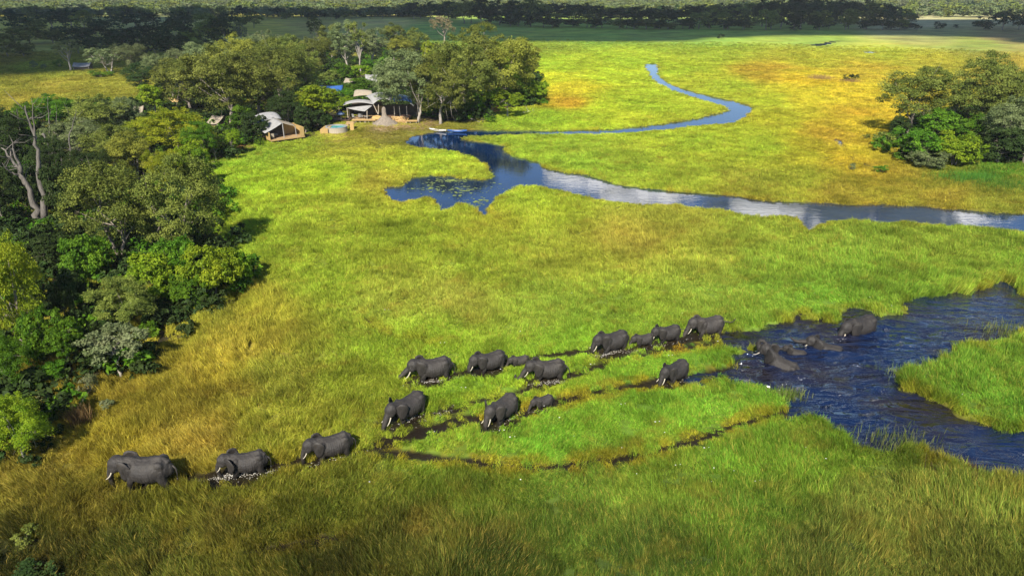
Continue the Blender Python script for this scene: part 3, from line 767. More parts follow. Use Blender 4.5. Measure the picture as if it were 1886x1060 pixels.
T = [  # x, foot row, top row, width, shape, leaves, label[, bark]
 # behind and beside the camp
 (772,226,90,106,'broad','grey','tall grey-green tree with a bare leaning trunk beside the lodge tents',BARKP),
 (812,229,98,100,'broad','olive','grey-green tree with a straight pale trunk just above the moored boat',BARKP),
 (850,220,64,118,'broad','olive','broad olive tree rising behind the tree above the moored boat'),
 (880,200,38,78,'tall','olive','tallest tree of the clump beside the lodge, pale forked branches near its top',BARKP),
 (926,196,56,120,'broad','yolive','broad yellowish olive tree at the top of the clump beside the lodge'),
 (963,182,72,66,'tall','yolive','yellow-olive tree at the meadow end of the clump beside the lodge'),
 (936,190,104,74,'broad','lime','bright lime tree wrapped in creeper under the yellowish olive tree'),
 (984,190,142,52,'bush','lime','round lime bush at the meadow tip of the clump beside the lodge'),
 (906,214,160,46,'small','lime','small lime tree on the orange earth bank, the one nearer the water'),
 (935,217,164,52,'small','lime','small lime tree with a pale thin trunk beside the driftwood',BARKP),
 (956,196,150,48,'bush','green','green bush between the small lime trees and the tall clump'),
 (870,214,165,50,'bush','green','dark green bush in the shade under the tall clump by the water'),
 (838,224,180,44,'bush','dark','dark bush between the trunks above the moored boat'),
 (795,216,172,46,'bush','green','green bush behind the bare leaning trunk at the lodge'),
 (818,84,27,50,'thin','bare','half-bare brownish tree standing by itself behind the lodge clump'),
 (640,138,34,52,'tall','grey','grey tree with a long pale trunk in the open grove behind the camp',BARKP),
 (664,140,36,44,'thin','olive','thin dark-topped tree in the open grove behind the camp',BARKP),
 (688,130,50,58,'tall','grey','broad grey tree in the open grove behind the camp',BARKP),
 (727,118,38,46,'tall','olive','olive tree with a rounded top in the open grove behind the camp'),
 (768,112,52,46,'broad','olive','low olive tree at the meadow side of the open grove'),
 (742,120,66,50,'broad','yolive','yellowish tree at the foot of the open grove'),
 (790,128,78,34,'bush','ylime','yellow-lime bush peeping out behind the lodge clump'),
 (612,112,42,44,'tall','olive','dark olive tree at the forest side of the open grove'),
 (590,105,28,36,'thin','dark','thin dark spire-like tree behind the open grove'),
 (580,140,62,70,'broad','olive','olive tree where the forest meets the open grove'),
 (632,152,118,42,'bush','green','bright green bush below the grey tree with the long pale trunk'),
 (668,146,118,34,'bush','lime','round lime bush on the pale grass behind the tents'),
 (697,140,104,52,'bush','green','wide green bush behind the tents beside the open grove'),
 (718,160,124,42,'bush','olive','olive bush behind the lodge roof'),
 (664,176,144,62,'bush','green','large dark green bush right behind the white lodge roof'),
 (640,186,162,46,'bush','green','green bush between the blue roof and the lodge'),
 (608,158,130,40,'bush','olive','olive bush above the blue roof'),
 (598,228,152,72,'small','lime','bright lime tree between the pool and the blue roof'),
 (566,226,158,50,'small','ylime','yellow-lime tree beside the bright lime tree at the pool'),
 (626,212,172,44,'small','lime','lime tree behind the blue parasol'),
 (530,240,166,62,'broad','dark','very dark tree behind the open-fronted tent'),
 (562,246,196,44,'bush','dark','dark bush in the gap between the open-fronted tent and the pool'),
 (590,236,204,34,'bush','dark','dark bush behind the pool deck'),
 # the big olive wood left of the camp
 (480,222,92,120,'broad','olive','large olive tree whose trunk stands behind the grey tent roof'),
 (424,238,82,140,'broad','olive','largest olive tree of the wood, on a thick dark forked trunk'),
 (352,214,98,104,'broad','olive','olive tree over the two pale trunks and the thatched peak'),
 (522,196,68,92,'broad','olive','olive tree above the orange reed screen'),
 (566,184,84,66,'broad','olive','olive tree above the yellow-lime tree at the pool'),
 (440,172,62,82,'broad','yolive','yellowish olive tree at the crest of the big wood'),
 (394,158,70,84,'broad','grey','grey-green tree at the crest of the big wood'),
 (474,152,66,92,'broad','grey','silvery tree behind the crest of the big wood'),
 (545,140,64,72,'broad','olive','olive tree with a dark hollow behind the crest of the big wood'),
 (500,128,56,64,'broad','grey','silver-grey tree at the back of the big wood'),
 (345,150,84,62,'broad','grey','blue-grey tree at the shaded back edge of the big wood'),
 (300,164,98,64,'broad','grey','grey-green rounded tree bordering the dry field'),
 (262,172,116,60,'broad','dark','dark tree at the corner of the dry field'),
 (450,100,38,26,'thin','pale','slim pale tree with a forked white trunk behind the big wood',BARKP),
 (320,176,128,50,'bush','dark','dark bush behind the two pale trunks'),
 (290,218,152,50,'small','lime','bright lime tree beside the two pale trunks'),
 (322,196,148,10,'thin','olive','pale-trunked tree next to the thatched peak',BARKP),
 (330,292,196,120,'broad','ylime','wide yellow-lime tree in front of the big wood'),
 (276,282,212,72,'broad','ylime','yellow-lime tree at the shaded side of the wide yellow-lime tree'),
 (375,300,222,62,'broad','green','green tree beside the half-hidden tent'),
 (428,287,237,40,'small','lime','little lime tree with a white trunk at the edge of the grass',BARKP),
 (398,296,252,26,'small','olive','thin-stemmed sapling at the edge of the grass',BARKP),
 (356,318,258,54,'bush','lime','lime bush in front of the wide yellow-lime tree'),
 (470,262,206,50,'bush','dark','dark bush at the side of the open-fronted tent'),
 (448,252,196,46,'bush','green','green bush under the thick forked trunk'),
 # woodland between the dry field and the near pair
 (108,240,172,78,'broad','green','green tree at the near edge of the dry field'),
 (62,250,184,50,'bush','green','green bush at the near edge of the dry field beside the dead stems'),
 (196,266,172,104,'broad','olive','mottled olive tree at the near edge of the dry field'),
 (150,300,212,92,'broad','grey','grey-green tree among the dead stems'),
 (236,262,178,64,'broad','grey','grey tree between the mottled olive tree and the bright lime tree'),
 (214,316,228,92,'broad','olive','olive tree above the near twin-crowned pair'),
 (256,338,240,78,'broad','yolive','yellow-olive tree just behind the near twin-crowned pair'),
 (180,356,268,80,'broad','dark','dark green tree behind the near twin-crowned pair'),
 (110,350,252,66,'broad','dark','dark tree in the dark hollow behind the dead trunk'),
 (28,312,196,84,'broad','dark','dim dark tree behind the dead trunk'),
 (62,388,288,66,'bush','dark','dark bush seen through the fork of the dead trunk'),
 (128,412,304,76,'bush','dark','dark bush beside the foot of the dead trunk'),
 (14,420,296,60,'broad','dark','dark tree overhanging the dead trunk'),
 (310,352,270,60,'broad','ylime','small yellow-lime tree poking up behind the near twin-crowned pair'),
 (376,342,276,40,'bush','green','green bush where the woodland edge bends towards the camp'),
 (226,482,288,150,'broad','olive','near olive tree, the wider of the twin-crowned pair'),
 (350,474,282,140,'broad','olive','near olive tree, the one of the twin-crowned pair that overhangs the grass'),
 (328,522,432,92,'bush','green','bright green bush under the twin-crowned pair'),
 (398,548,440,104,'bush','lime','biggest bright lime bush bulging over the grass edge'),
 (444,532,462,54,'bush','lime','outermost lime bush touching the long shadow on the grass'),
 (288,562,466,92,'bush','lime','lime bush in front of the wider twin-crowned tree'),
 (356,566,496,76,'bush','green','low green bush at the grass edge below the bright bushes'),
 (236,612,506,104,'broad','olive','dull olive bush-like tree by the golden grass'),
 (172,520,424,84,'bush','green','green bush left in light beside the wider twin-crowned tree'),
 (104,500,428,84,'bush','dark','dark bush between the dead trunk and the yellow-leaved tree'),
 (150,606,500,76,'bush','dark','dark bush deep in the wood behind the dull olive tree'),
 (50,650,420,112,'broad','ylime','tall tree with yellowing leaves at the wood\'s near corner'),
 (4,600,424,84,'broad','lime','lime tree cut by the frame beside the yellow-leaved tree'),
 (92,668,560,76,'bush','green','green bush under the yellow-leaved tree'),
 (134,694,588,66,'small','green','slender green tree next to the whitish flowering shrub'),
 (24,728,604,84,'broad','green','green tree on a short pale trunk below the yellow-leaved tree',BARKP),
 (226,694,598,100,'small','pale','whitish flowering shrub casting a dark shadow on golden grass',BARKP),
 (186,664,590,50,'bush','dark','dark bush behind the whitish flowering shrub'),
 (108,708,662,54,'bush','green','low green bush in front of the slender green tree'),
 (164,728,688,32,'shrub','pale','pale shrub on the slope below the whitish flowering shrub'),
 (92,744,714,30,'shrub','pale','pale shrub above the near small tree with the white trunk'),
 (200,756,734,24,'shrub','pale','lowest pale shrub, alone on the golden grass slope'),
 (122,772,742,30,'shrub','olive','olive shrub beside the reddish dry stalks'),
 (46,852,722,104,'broad','lime','near small leafy tree with a white forked trunk',BARKP),
 (46,1000,968,48,'shrub','olive','ragged olive shrub in the near tall grass'),
 (60,1082,1042,90,'shrub','dark','dark shrub at the very bottom edge of the photo'),
 # far side of the dry field
 (130,132,70,50,'thin','grey','tree with a slanting white trunk at the edge of the dry field',BARKP),
 (204,136,80,76,'sparse','grey','spreading grey tree with several leaning white trunks by the dry field',BARKP),
 (244,134,76,58,'broad','grey','grey tree beside the spreading one with leaning white trunks'),
 (186,142,128,40,'shrub','green','low dark green shrub at the end of the dry field'),
 (62,126,112,14,'shrub','grey','little grey shrub out on the dry field'),
 (82,128,118,10,'shrub','grey','smallest grey shrub out on the dry field'),
 (110,124,110,16,'shrub','green','green shrub at the foot of the slanting white trunk'),
 (44,96,84,18,'shrub','dark','dark shrub at the foot of the shaded wood'),
 # island of trees on the meadow at the right
 (1678,252,120,124,'broad','olive','solitary round-crowned olive tree standing over green bushes on the meadow'),
 (1800,240,96,116,'broad','olive','tallest olive tree of the meadow island'),
 (1752,232,150,40,'tall','yolive','thin yellowish tree between the solitary tree and the tallest olive tree'),
 (1850,244,130,92,'broad','olive','olive tree beside the tallest one of the meadow island'),
 (1896,264,136,84,'broad','olive','olive tree cut by the frame on the meadow island'),
 (1852,292,176,96,'broad','grey','grey-leaved tree bending low in front of the meadow island'),
 (1722,272,204,88,'bush','green','large bright green bush under the solitary olive tree'),
 (1680,300,232,84,'bush','green','rounded green bush in front of the solitary olive tree'),
 (1756,306,242,78,'bush','lime','lime bush in front of the meadow island'),
 (1790,280,210,70,'bush','green','green bush in the shade of the tallest olive tree'),
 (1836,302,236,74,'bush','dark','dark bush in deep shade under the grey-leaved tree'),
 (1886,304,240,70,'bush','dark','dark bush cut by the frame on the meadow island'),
 (1706,310,272,66,'bush','grey','grey twiggy bush at the front of the meadow island'),
 (1650,262,214,44,'bush','dark','dark bush in the solitary olive tree\'s shadow'),
 (1624,272,242,42,'shrub','olive','olive shrub on the yellow grass before the solitary tree'),
 (1592,258,246,16,'shrub','olive','little shrub beside the solitary tree\'s long shadow'),
 (1566,314,300,16,'shrub','grey','dark little shrub alone on the orange grass'),
 (1622,320,304,26,'shrub','green','green shrub on the orange grass nearer the river'),
 (1752,330,318,14,'shrub','olive','tiny shrub beside the tall green reeds'),
 (1560,150,136,22,'shrub','dark','dark green shrub amid the brown reeds on the yellow marsh'),
 (1577,149,137,8,'shrub','dark','narrow shrub next to the brown reeds on the yellow marsh'),
 (1325,71,62,14,'shrub','dark','round dark bush alone in the shaded meadow'),
 (1463,57,49,20,'shrub','dark','round dark bush just in front of the long treeline'),
 (1688,56,47,18,'shrub','dark','dark bush at the end of the long treeline'),
 (1728,54,40,20,'shrub','dark','taller dark bush beyond the end of the long treeline'),
 (1762,52,45,12,'shrub','dark','smallest dark bush between the long treeline and the far clump'),
 (1812,55,32,36,'far','dark','dark tree of the small far clump, nearer the treeline'),
 (1846,56,22,44,'far','dark','tallest dark tree of the small far clump'),
 (1876,55,28,30,'far','dark','dark tree of the small far clump cut by the frame'),
]
for t in T:
    r_ = tree(*t[:7], bark=t[7] if len(t) > 7 else None, rz=0.0 if t[0] == 772 else None)
    if t[0] == 772:                                                     # its crown hangs over the lodge
        for c_ in r_.children:
            if c_.name.startswith('crown'): c_.location.x = -3.6 / r_.scale.x

# the cloud-shaded belts: trees nothing tells apart, cloud shade also put into their leaf colour
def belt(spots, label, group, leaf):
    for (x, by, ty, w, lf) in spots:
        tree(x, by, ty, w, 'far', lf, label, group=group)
sp_ = []
for (x, by, ty, w) in [(35,62,30,44),(70,58,26,40),(100,55,22,46),(132,52,20,44),(160,56,22,40),(190,58,26,44),(222,54,26,40),(250,52,24,42),(280,56,26,36),(322,52,22,32),(345,56,25,36),
  (378,60,26,44),(408,56,28,34),(440,50,26,30),(468,52,27,34),(25,84,52,50),(62,82,50,48),(95,80,46,50),(128,78,46,44),(160,82,50,46),(192,84,50,44),(225,80,46,48),(255,84,50,42),
  (290,80,46,50),(322,84,40,52),(356,80,42,50),(392,84,34,52),(418,86,36,46),(10,104,66,44),(45,104,70,36),(150,100,66,44),(178,102,68,40),(215,104,66,44),(250,106,68,40),(285,108,68,46),(322,112,66,52),(360,108,62,48),(396,104,56,46),(240,92,58,46),(300,96,60,44)]:
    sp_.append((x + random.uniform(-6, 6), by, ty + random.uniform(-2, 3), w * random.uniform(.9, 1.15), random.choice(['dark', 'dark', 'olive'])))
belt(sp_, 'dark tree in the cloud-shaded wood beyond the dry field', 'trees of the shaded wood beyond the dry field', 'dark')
sp_ = []
x = 705.0
while x < 1675:
    top = 10 + 8 * math.sin(x * .011 + 1) + random.uniform(-3, 5)
    base = (34 + (x - 690) * .09) if x < 915 else (48 + min(6, (x - 915) * .02))
    if x > 1640: top += 8
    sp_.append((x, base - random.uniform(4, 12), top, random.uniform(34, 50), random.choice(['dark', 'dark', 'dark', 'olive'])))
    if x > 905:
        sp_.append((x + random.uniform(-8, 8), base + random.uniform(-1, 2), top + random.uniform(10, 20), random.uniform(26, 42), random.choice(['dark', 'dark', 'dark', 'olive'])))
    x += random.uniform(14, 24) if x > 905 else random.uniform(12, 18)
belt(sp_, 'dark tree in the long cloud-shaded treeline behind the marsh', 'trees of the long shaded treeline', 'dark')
sp_ = []
x = 492.0
while x < 705:
    sp_.append((x, 36 + random.uniform(-4, 1), 20 + random.uniform(-4, 4), random.uniform(18, 30), random.choice(['grey', 'olive', 'dark'])))
    x += random.uniform(9, 15)
belt(sp_, 'grey-green tree in the thin row on the pale bank behind the grove', 'trees of the thin row behind the grove', 'grey')

# far bushland, one mass to the horizon
fx, fy = [], []
xs = np.linspace(-3200, 3200, 90); ys = np.linspace(800, 3600, 60)
X, Y = np.meshgrid(xs, ys, indexing='ij')
fxx, fyy = X.ravel(), Y.ravel()
fpx, fpy = project(fxx, fyy)
fd = .0055 * smooth(.30, .55, fbm(fxx * .004, fyy * .004, 91)) + .0012
fd = fd * (fyy > np.where((fpx > 700) & (fpx < 1680), 800, 760))
I = np.arange(len(fxx)).reshape(X.shape)
q = np.stack([I[:-1, :-1], I[1:, :-1], I[1:, 1:], I[:-1, 1:]], -1).reshape(-1)
fsz = np.stack([.8 + .5 * fbm(fxx * .01, fyy * .01, 5)] * 2 + [.7 + .5 * fbm(fxx * .01, fyy * .01, 6)], 1)
fb = mesh_np('far_woodland', np.stack([fxx, fyy, 0 * fxx], 1), q, 4, {'dens': fd, 'tilt': np.zeros((len(fxx), 3)), 'size': fsz})
fms = []
for s, lf in ((101, 'grey'), (102, 'olive'), (103, 'grey'), (104, 'olive'), (105, 'pale'), (106, 'dark')):
    _, cme, _, _ = tree_shape(s, 9, 13, .05, 9, 480, 1.15, 1, lobe=(.2, .3), nb=2, sides=3)
    cme.materials.append(LM[lf]); fms.append(cme)
scatter('far_woodland', fb, offscene('far_crowns', fms), 'hazy grey-green bushland stretching away to the horizon', 'woodland', 4, zrand=3.1)

# undergrowth on the forest floor
fo_sel = (fo.reshape(nr, na)[:-1, :-1] > .05) & (RR[:-1, :-1] < 480) & (np.abs(AA[:-1, :-1]) < R(45)) & (RR[:-1, :-1] > 30)
uq = quads.reshape(nr - 1, na - 1, 4)[fo_sel]
used2, inv2 = np.unique(uq.ravel(), return_inverse=True)
ud = .32 * fo * smooth(.38, .62, fbm(gx * .12, gy * .12, 81)) + .05 * fo
ud = ud * np.interp(rr, [30, 120, 450], [1.0, .8, .25])
for (px, py, rad) in [(525,250,9),(620,238,8),(700,215,12),(740,215,10),(690,130,14)]:
    p = G(px, py); ud = ud * smooth(rad * .7, rad * 1.2, np.hypot(gx - p.x, gy - p.y))
ub = mesh_np('undergrowth', np.stack([gx, gy, gz], 1)[used2], inv2, 4, {'dens': ud[used2], 'tilt': np.zeros((len(used2), 3)), 'size': np.repeat((.45 + .8 * fbm(gx * .2, gy * .2, 82))[used2][:, None], 3, 1)})
ums = []
for s, lf in ((111, 'dark'), (112, 'dark'), (113, 'green'), (114, 'dark')):
    _, cme, _, _ = tree_shape(s, 2.2, 3.2, .0, 8, 260, .26, 1, nb=2, sides=3)
    cme.materials.append(LM[lf]); ums.append(cme)
scatter('undergrowth', ub, offscene('undergrowth_clumps', ums), 'low leafy undergrowth filling the floor of the wood', 'undergrowth', 6, zrand=3.1)

# ------------------------------------------------------------------ dead wood
def dead_tree(name, pts_list, rads, label, cat='dead tree', twigs=5, seed=1, mat=None):
    g = np.random.default_rng(seed)
    base = Vector(pts_list[0][0])
    root = empty(name, base)
    tag(root, label, cat)
    for pts, r0 in zip(pts_list, rads):
        bm = bmesh.new()
        P = [Vector(p) - base for p in pts]
        fine = []
        for a, b in zip(P, P[1:]):
            for k in range(4):
                q = a.lerp(b, k / 4) + Vector(g.normal(size=3) * r0 * .35)
                fine.append(q)
        fine.append(P[-1])
        n = len(fine)
        add_tube(bm, fine, [r0 * (1.25 - 1.05 * i / (n - 1)) if i else r0 * 1.6 for i in range(n)], 7)
        for _ in range(twigs):
            i = int(g.integers(n // 2, n)); q = fine[i]; L = (1.2 + 2.2 * g.random())
            d = Vector(g.normal(size=3)); d.z = abs(d.z) * .8; d.normalize()
            add_tube(bm, [q, q + d * L * .5 + Vector(g.normal(size=3) * .15), q + d * L + Vector(g.normal(size=3) * .25)], [r0 * .28, r0 * .17, .015], 4)
        from_bm('limb', bm, mat or M_DEAD, root, True)
    return root

def at(px, py, base_py, base_px=None, dy=0.0):
    """point seen at (px, py) in the upright plane, dy behind the one that meets the ground in row base_py"""
    Y = G(943, base_py).y + dy
    u, v = (px - 943.0) / F, (530.0 - py) / F
    t = Y / (cp + v * sp)
    return (u * t, Y, H + t * (-sp + v * cp))
b = 414
dead_tree('dead_tree', [[at(74,414,b), at(62,375,b), at(48,340,b), at(30,300,b,dy=.5), at(2,272,b,dy=1)], [at(84,404,b), at(77,345,b), at(70,290,b), at(60,240,b), at(46,195,b)],
   [at(48,340,b), at(35,322,b), at(20,318,b,dy=-.8), at(4,300,b,dy=-1.5)], [at(40,318,b), at(28,280,b), at(20,255,b)], [at(66,262,b), at(62,230,b), at(58,182,b)]], [.42, .36, .19, .19, .12],
   'great dead tree with two bare grey trunks leaning apart at the wood\'s edge', seed=3)
b = 330
dead_tree('dead_tree', [[at(118,322,b), at(112,290,b), at(108,275,b)], [at(95,285,b), at(110,272,b), at(128,275,b,dy=.5), at(138,290,b,dy=1)], [at(130,312,b), at(130,280,b), at(127,250,b), at(136,225,b), at(140,202,b)]], [.18, .14, .13],
   'dead tree with an arched fallen bough beside the great dead tree', seed=5)
dead_tree('dead_sapling', [[at(38,250,270), at(34,222,270), at(31,200,270)]], [.14], 'lone bare stem poking up at the frame side of the great dead tree', cat='dead sapling', twigs=2, seed=6)
dead_tree('dead_sapling', [[at(92,250,270), at(90,215,270), at(88,178,270)]], [.13], 'tallest bare stem against the green tree by the dry field', cat='dead sapling', twigs=2, seed=7)
dead_tree('dead_sapling', [[at(108,270,280), at(105,240,280), at(104,205,280)]], [.13], 'bare stem in front of the green tree by the dry field', cat='dead sapling', twigs=2, seed=8)
dead_tree('dead_branch', [[at(78,245,b), at(88,262,b), at(92,290,b), at(90,312,b)]], [.16], 'hooked pale branch hanging beside the great dead trunk', cat='dead branch', twigs=2, seed=9)
def log(pa, pb, r0, label, name='fallen_log', seed=2, mat=None, lift=.15):
    a, c = G(*pa), G(*pb)
    a.z = c.z = lift
    dead_tree(name, [[a, a.lerp(c, .35) + Vector((0, .2, .12)), a.lerp(c, .7) + Vector((0, -.15, .05)), c]], [r0], label, cat=name.replace('_', ' '), twigs=3, seed=seed, mat=mat)
log((852,216), (888,227), .28, 'grey fallen log on the bank below the tall clump', seed=11)
log((964,210), (984,205), .22, 'pale driftwood on the grass beside the small lime trees', name='driftwood', seed=12, mat=BARKP)
log((362,296), (398,300), .22, 'grey fallen trunk lying at the woodland edge by the saplings', seed=13)
log((80,800), (128,783), .12, 'thin dead branch lying beside the near small leafy tree', name='fallen_branch', seed=14)

# ------------------------------------------------------------------ camp
def part_box(name, c, s, mat, parent, rot=None, bevel=0.0):
    bm = bmesh.new(); add_box(bm, c, s, rot)
    if bevel: bmesh.ops.bevel(bm, geom=bm.edges[:], offset=bevel, segments=2, affect='EDGES')
    return from_bm(name, bm, mat, parent)
def pole(name, a, b, r, mat, parent):
    bm = bmesh.new(); add_tube(bm, [a, b], r, 6); return from_bm(name, bm, mat, parent)
def sheet(name, fn, nu, nv, mat, parent, thick=.05):
    bm = bmesh.new()
    add_sheet(bm, [[fn(i / nu, j / nv) for j in range(nv + 1)] for i in range(nu + 1)], thick)
    bmesh.ops.recalc_face_normals(bm, faces=bm.faces[:])
    return from_bm(name, bm, mat, parent, True)

# white lodge: x right, y away, z up, metres; origin on the ground under the front deck
o = G(670, 227.5); k = 1 / ppm(227.5)
X_ = lambda px: (px - 670) * k
lodge = tag(empty('lodge_tent', o), 'white canvas lodge tent with swooping roofs on a raised timber deck', 'tent')
DZ = .95
def boards(parent, x0, x1, y0, y1, z, mat, w=.45, along_y=False):
    """deck boards, one object each, sharing one mesh"""
    n = max(2, int(round((x1 - x0) / w)))
    w = (x1 - x0) / n
    bm = bmesh.new(); add_box(bm, (0, 0, 0), (w - .03, y1 - y0, .09))
    me = bpy.data.meshes.new('plank'); bm.to_mesh(me); bm.free(); me.materials.append(mat)
    for i in range(n):
        ob = link(bpy.data.objects.new('plank', me), parent)
        ob.location = (x0 + (i + .5) * w, (y0 + y1) / 2 + random.uniform(-.03, .03), z + random.uniform(-.01, .01))
boards(lodge, X_(649), X_(692), 0, 8, DZ, M_WOOD)
part_box('deck_edge', ((X_(649) + X_(692)) / 2, -.06, DZ - .12), (X_(692) - X_(649) + .1, .10, .26), M_GOLD, lodge)
for px in (650, 655.5, 663, 671, 673.5, 679, 687, 691): pole('deck_post', (X_(px), .25, -.1), (X_(px), .25, DZ - .16), .09, M_WOOD2, lodge)
# back and side canvas behind the deck
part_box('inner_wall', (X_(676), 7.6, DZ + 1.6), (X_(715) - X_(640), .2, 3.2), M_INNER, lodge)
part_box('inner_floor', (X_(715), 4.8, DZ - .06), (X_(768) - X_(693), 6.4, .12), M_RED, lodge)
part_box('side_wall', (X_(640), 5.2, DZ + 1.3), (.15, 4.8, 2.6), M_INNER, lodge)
zt = lambda py, y: (o.y + y) * 0 + at(670, py, 227.5, dy=y)[2]
def P3(px, py, y):
    """local point of the lodge seen at (px, py), y metres behind its front edge"""
    q = at(px, py, 227.5, dy=y); return (q[0] - o.x, q[1] - o.y, q[2] - o.z)
def lerp3(a, b, t): return tuple(a[i] + (b[i] - a[i]) * t for i in range(3))
def quad_fn(a, b, c, d, bow=0.0, bowv=0.0):
    """a,b front corners; d,c back corners; bow lifts the middle along u"""
    def fn(u, v):
        p = lerp3(lerp3(a, b, u), lerp3(d, c, u), v)
        return (p[0], p[1], p[2] + bow * 4 * u * (1 - u) + bowv * 4 * v * (1 - v))
    return fn
sheet('roof_vault', quad_fn(P3(632,194,1.8), P3(688,192.5,1.6), P3(690,188,6.5), P3(637,189,6.5), .62, .35), 14, 8, M_CANVAS, lodge)
sheet('front_awning', quad_fn(P3(672,205,-.5), P3(686,194.5,1.0), P3(684,193.8,1.7), P3(638,198.5,1.5), .05, -.12), 10, 8, M_CANVAS, lodge)
sheet('roof_ridge', quad_fn(P3(687,192,1.5), P3(722,187,2.2), P3(724,178,9.5), P3(671,179,8.8), .95, .75), 14, 10, M_CANVAS, lodge)
sheet('rear_peak', quad_fn(P3(651,178,9.0), P3(686,176,9.0), P3(684,168,12.5), P3(655,166,12.5), .2, .5), 12, 8, M_CANVAS2, lodge)
for (pa, pb, pc) in [((653,177),(658,164.5),(664,177)),((668,176),(674,166.5),(681,175))]:
    a, b_, c_ = P3(*pa, 10), P3(*pb, 11.2), P3(*pc, 10)
    bm = bmesh.new()
    apex = bm.verts.new(b_); ring = [bm.verts.new(p) for p in (a, c_, (c_[0] + .3, c_[1] + 2.6, c_[2]), (a[0] - .3, a[1] + 2.6, a[2]))]
    for i in range(4): bm.faces.new((ring[i], ring[(i + 1) % 4], apex))
    bm.faces.new(ring[::-1])
    from_bm('roof_peak', bm, M_CANVAS2, lodge)
for (px, py, y, bx, byy) in [(639,199,1.2,641,217),(676,204,-.1,676,219),(688,193,1.6,696.5,211),(697,193,2.2,697,210)]:
    pole('roof_pole', P3(px, py, y), P3(bx, byy, y), .08, M_WOOD2, lodge)
for px in (725, 735, 748): pole('roof_pole', (X_(px), 2.2, DZ), (X_(px), 2.2, DZ + 2.9), .10, M_WOOD2, lodge)
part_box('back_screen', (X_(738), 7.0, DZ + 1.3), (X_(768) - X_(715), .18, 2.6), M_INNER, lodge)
part_box('window_screen', (X_(690), 7.3, DZ + 1.3), (2.2, .1, 1.7), M_GOLD, lodge)
sheet('blue_roof', quad_fn(P3(724,188,1.8), P3(759,189,1.6), P3(756,180,6.5), P3(724,176,6.5), .5, .25), 12, 8, M_BLUE, lodge)
sheet('white_eave', quad_fn(P3(755,190,1.4), P3(762,196,1.2), P3(763,193,2.6), P3(757,188,2.6), 0, 0), 3, 3, M_CANVAS, lodge)
part_box('step_deck', (X_(758.5), .3, .62), (X_(769) - X_(748), 1.6, .14), M_GOLD, lodge)
for px in (749.5, 756, 767): pole('deck_post', (X_(px), -.3, -.1), (X_(px), -.3, .56), .07, M_WOOD2, lodge)
# things on the deck
def lo(x, y, z): return (o.x + x, o.y + y, o.z + z)
def chair(loc, rz, label, mat):
    r = tag(empty('deck_chair', loc, rz), label, 'chair', 'chairs on the lodge deck')
    part_box('seat', (0, 0, .42), (.62, .62, .10), mat, r)
    part_box('backrest', (0, .32, .80), (.62, .10, .75), mat, r, Matrix.Rotation(R(-14), 4, 'X'))
    for sx in (-.26, .26):
        for sy in (-.26, .26): pole('leg', (sx, sy, 0), (sx, sy, .38), .035, M_RED, r)
chair(lo(X_(651), 1.2, DZ + .05), R(150), 'white deck chair at the corner of the lodge deck', M_CANVAS)
chair(lo(X_(660.5), 1.5, DZ + .05), R(200), 'white chair in the middle of the lodge deck front', M_CANVAS)
chair(lo(X_(665), 1.9, DZ + .05), R(170), 'white chair just inside the awning shade', M_CANVAS)
r = tag(empty('deck_table', lo(X_(674), 1.0, DZ + .05)), 'small white table under the lodge awning tip', 'table')
bm = bmesh.new(); add_tube(bm, [(0, 0, .58), (0, 0, .64)], .62, 12); from_bm('table_top', bm, M_CANVAS, r)
for a in range(3): pole('leg', (.3 * math.cos(a * 2.1), .3 * math.sin(a * 2.1), 0), (.25 * math.cos(a * 2.1), .25 * math.sin(a * 2.1), .58), .04, M_RED, r)
r = tag(empty('wicker_sofa', lo(X_(693), 1.2, .55)), 'rounded ochre wicker sofa between the lodge deck and the termite mound', 'sofa')
bm = bmesh.new(); add_tube(bm, [(-1.1, 0, .38), (-.6, 0, .40), (.6, 0, .40), (1.1, 0, .38)], [.32, .42, .42, .32], 10); from_bm('seat', bm, M_GOLD, r, True)
bm = bmesh.new(); add_tube(bm, [(-1.15, .1, .5), (-.9, .42, .78), (0, .55, .92), (.9, .42, .78), (1.15, .1, .5)], [.22, .25, .27, .25, .22], 8); from_bm('backrest', bm, M_GOLD, r, True)
r = tag(empty('dining_table', lo(X_(745), 1.6, DZ)), 'dark timber dining table beside the heap of ochre stones', 'table')
part_box('table_top', (0, 0, .74), (2.2, .9, .08), M_RED, r)
for sx in (-.95, .95):
    for sy in (-.35, .35): pole('leg', (sx, sy, 0), (sx, sy, .72), .05, M_RED, r)

# ochre stone wall: stones picked out one by one
wall = tag(empty('stone_wall', G(738, 226.5)), 'low rough wall of ochre stones below the lodge dining deck', 'wall')
smeshes = []
for s in range(4):
    bm = bmesh.new(); bmesh.ops.create_icosphere(bm, subdivisions=1, radius=.5)
    g = np.random.default_rng(200 + s)
    for v in bm.verts: v.co = Vector((v.co.x * 1.15, v.co.y * .9, v.co.z * .8)) * (1 + .16 * g.normal())
    me = bpy.data.meshes.new('stone'); bm.to_mesh(me); bm.free(); me.materials.append(M_STONE); smeshes.append(me)
for row in range(5):
    for i in range(11 - row // 2):
        ob = link(bpy.data.objects.new('stone', random.choice(smeshes)), wall)
        ob.location = (-2.1 + i * .42 + (row % 2) * .2 + random.uniform(-.05, .05), .25 * row * .4 + random.uniform(-.08, .08), .16 + row * .31)
        ob.rotation_euler = (random.uniform(-.3, .3), random.uniform(-.3, .3), random.uniform(0, 6))
        ob.scale = (random.uniform(.42, .6),) * 3

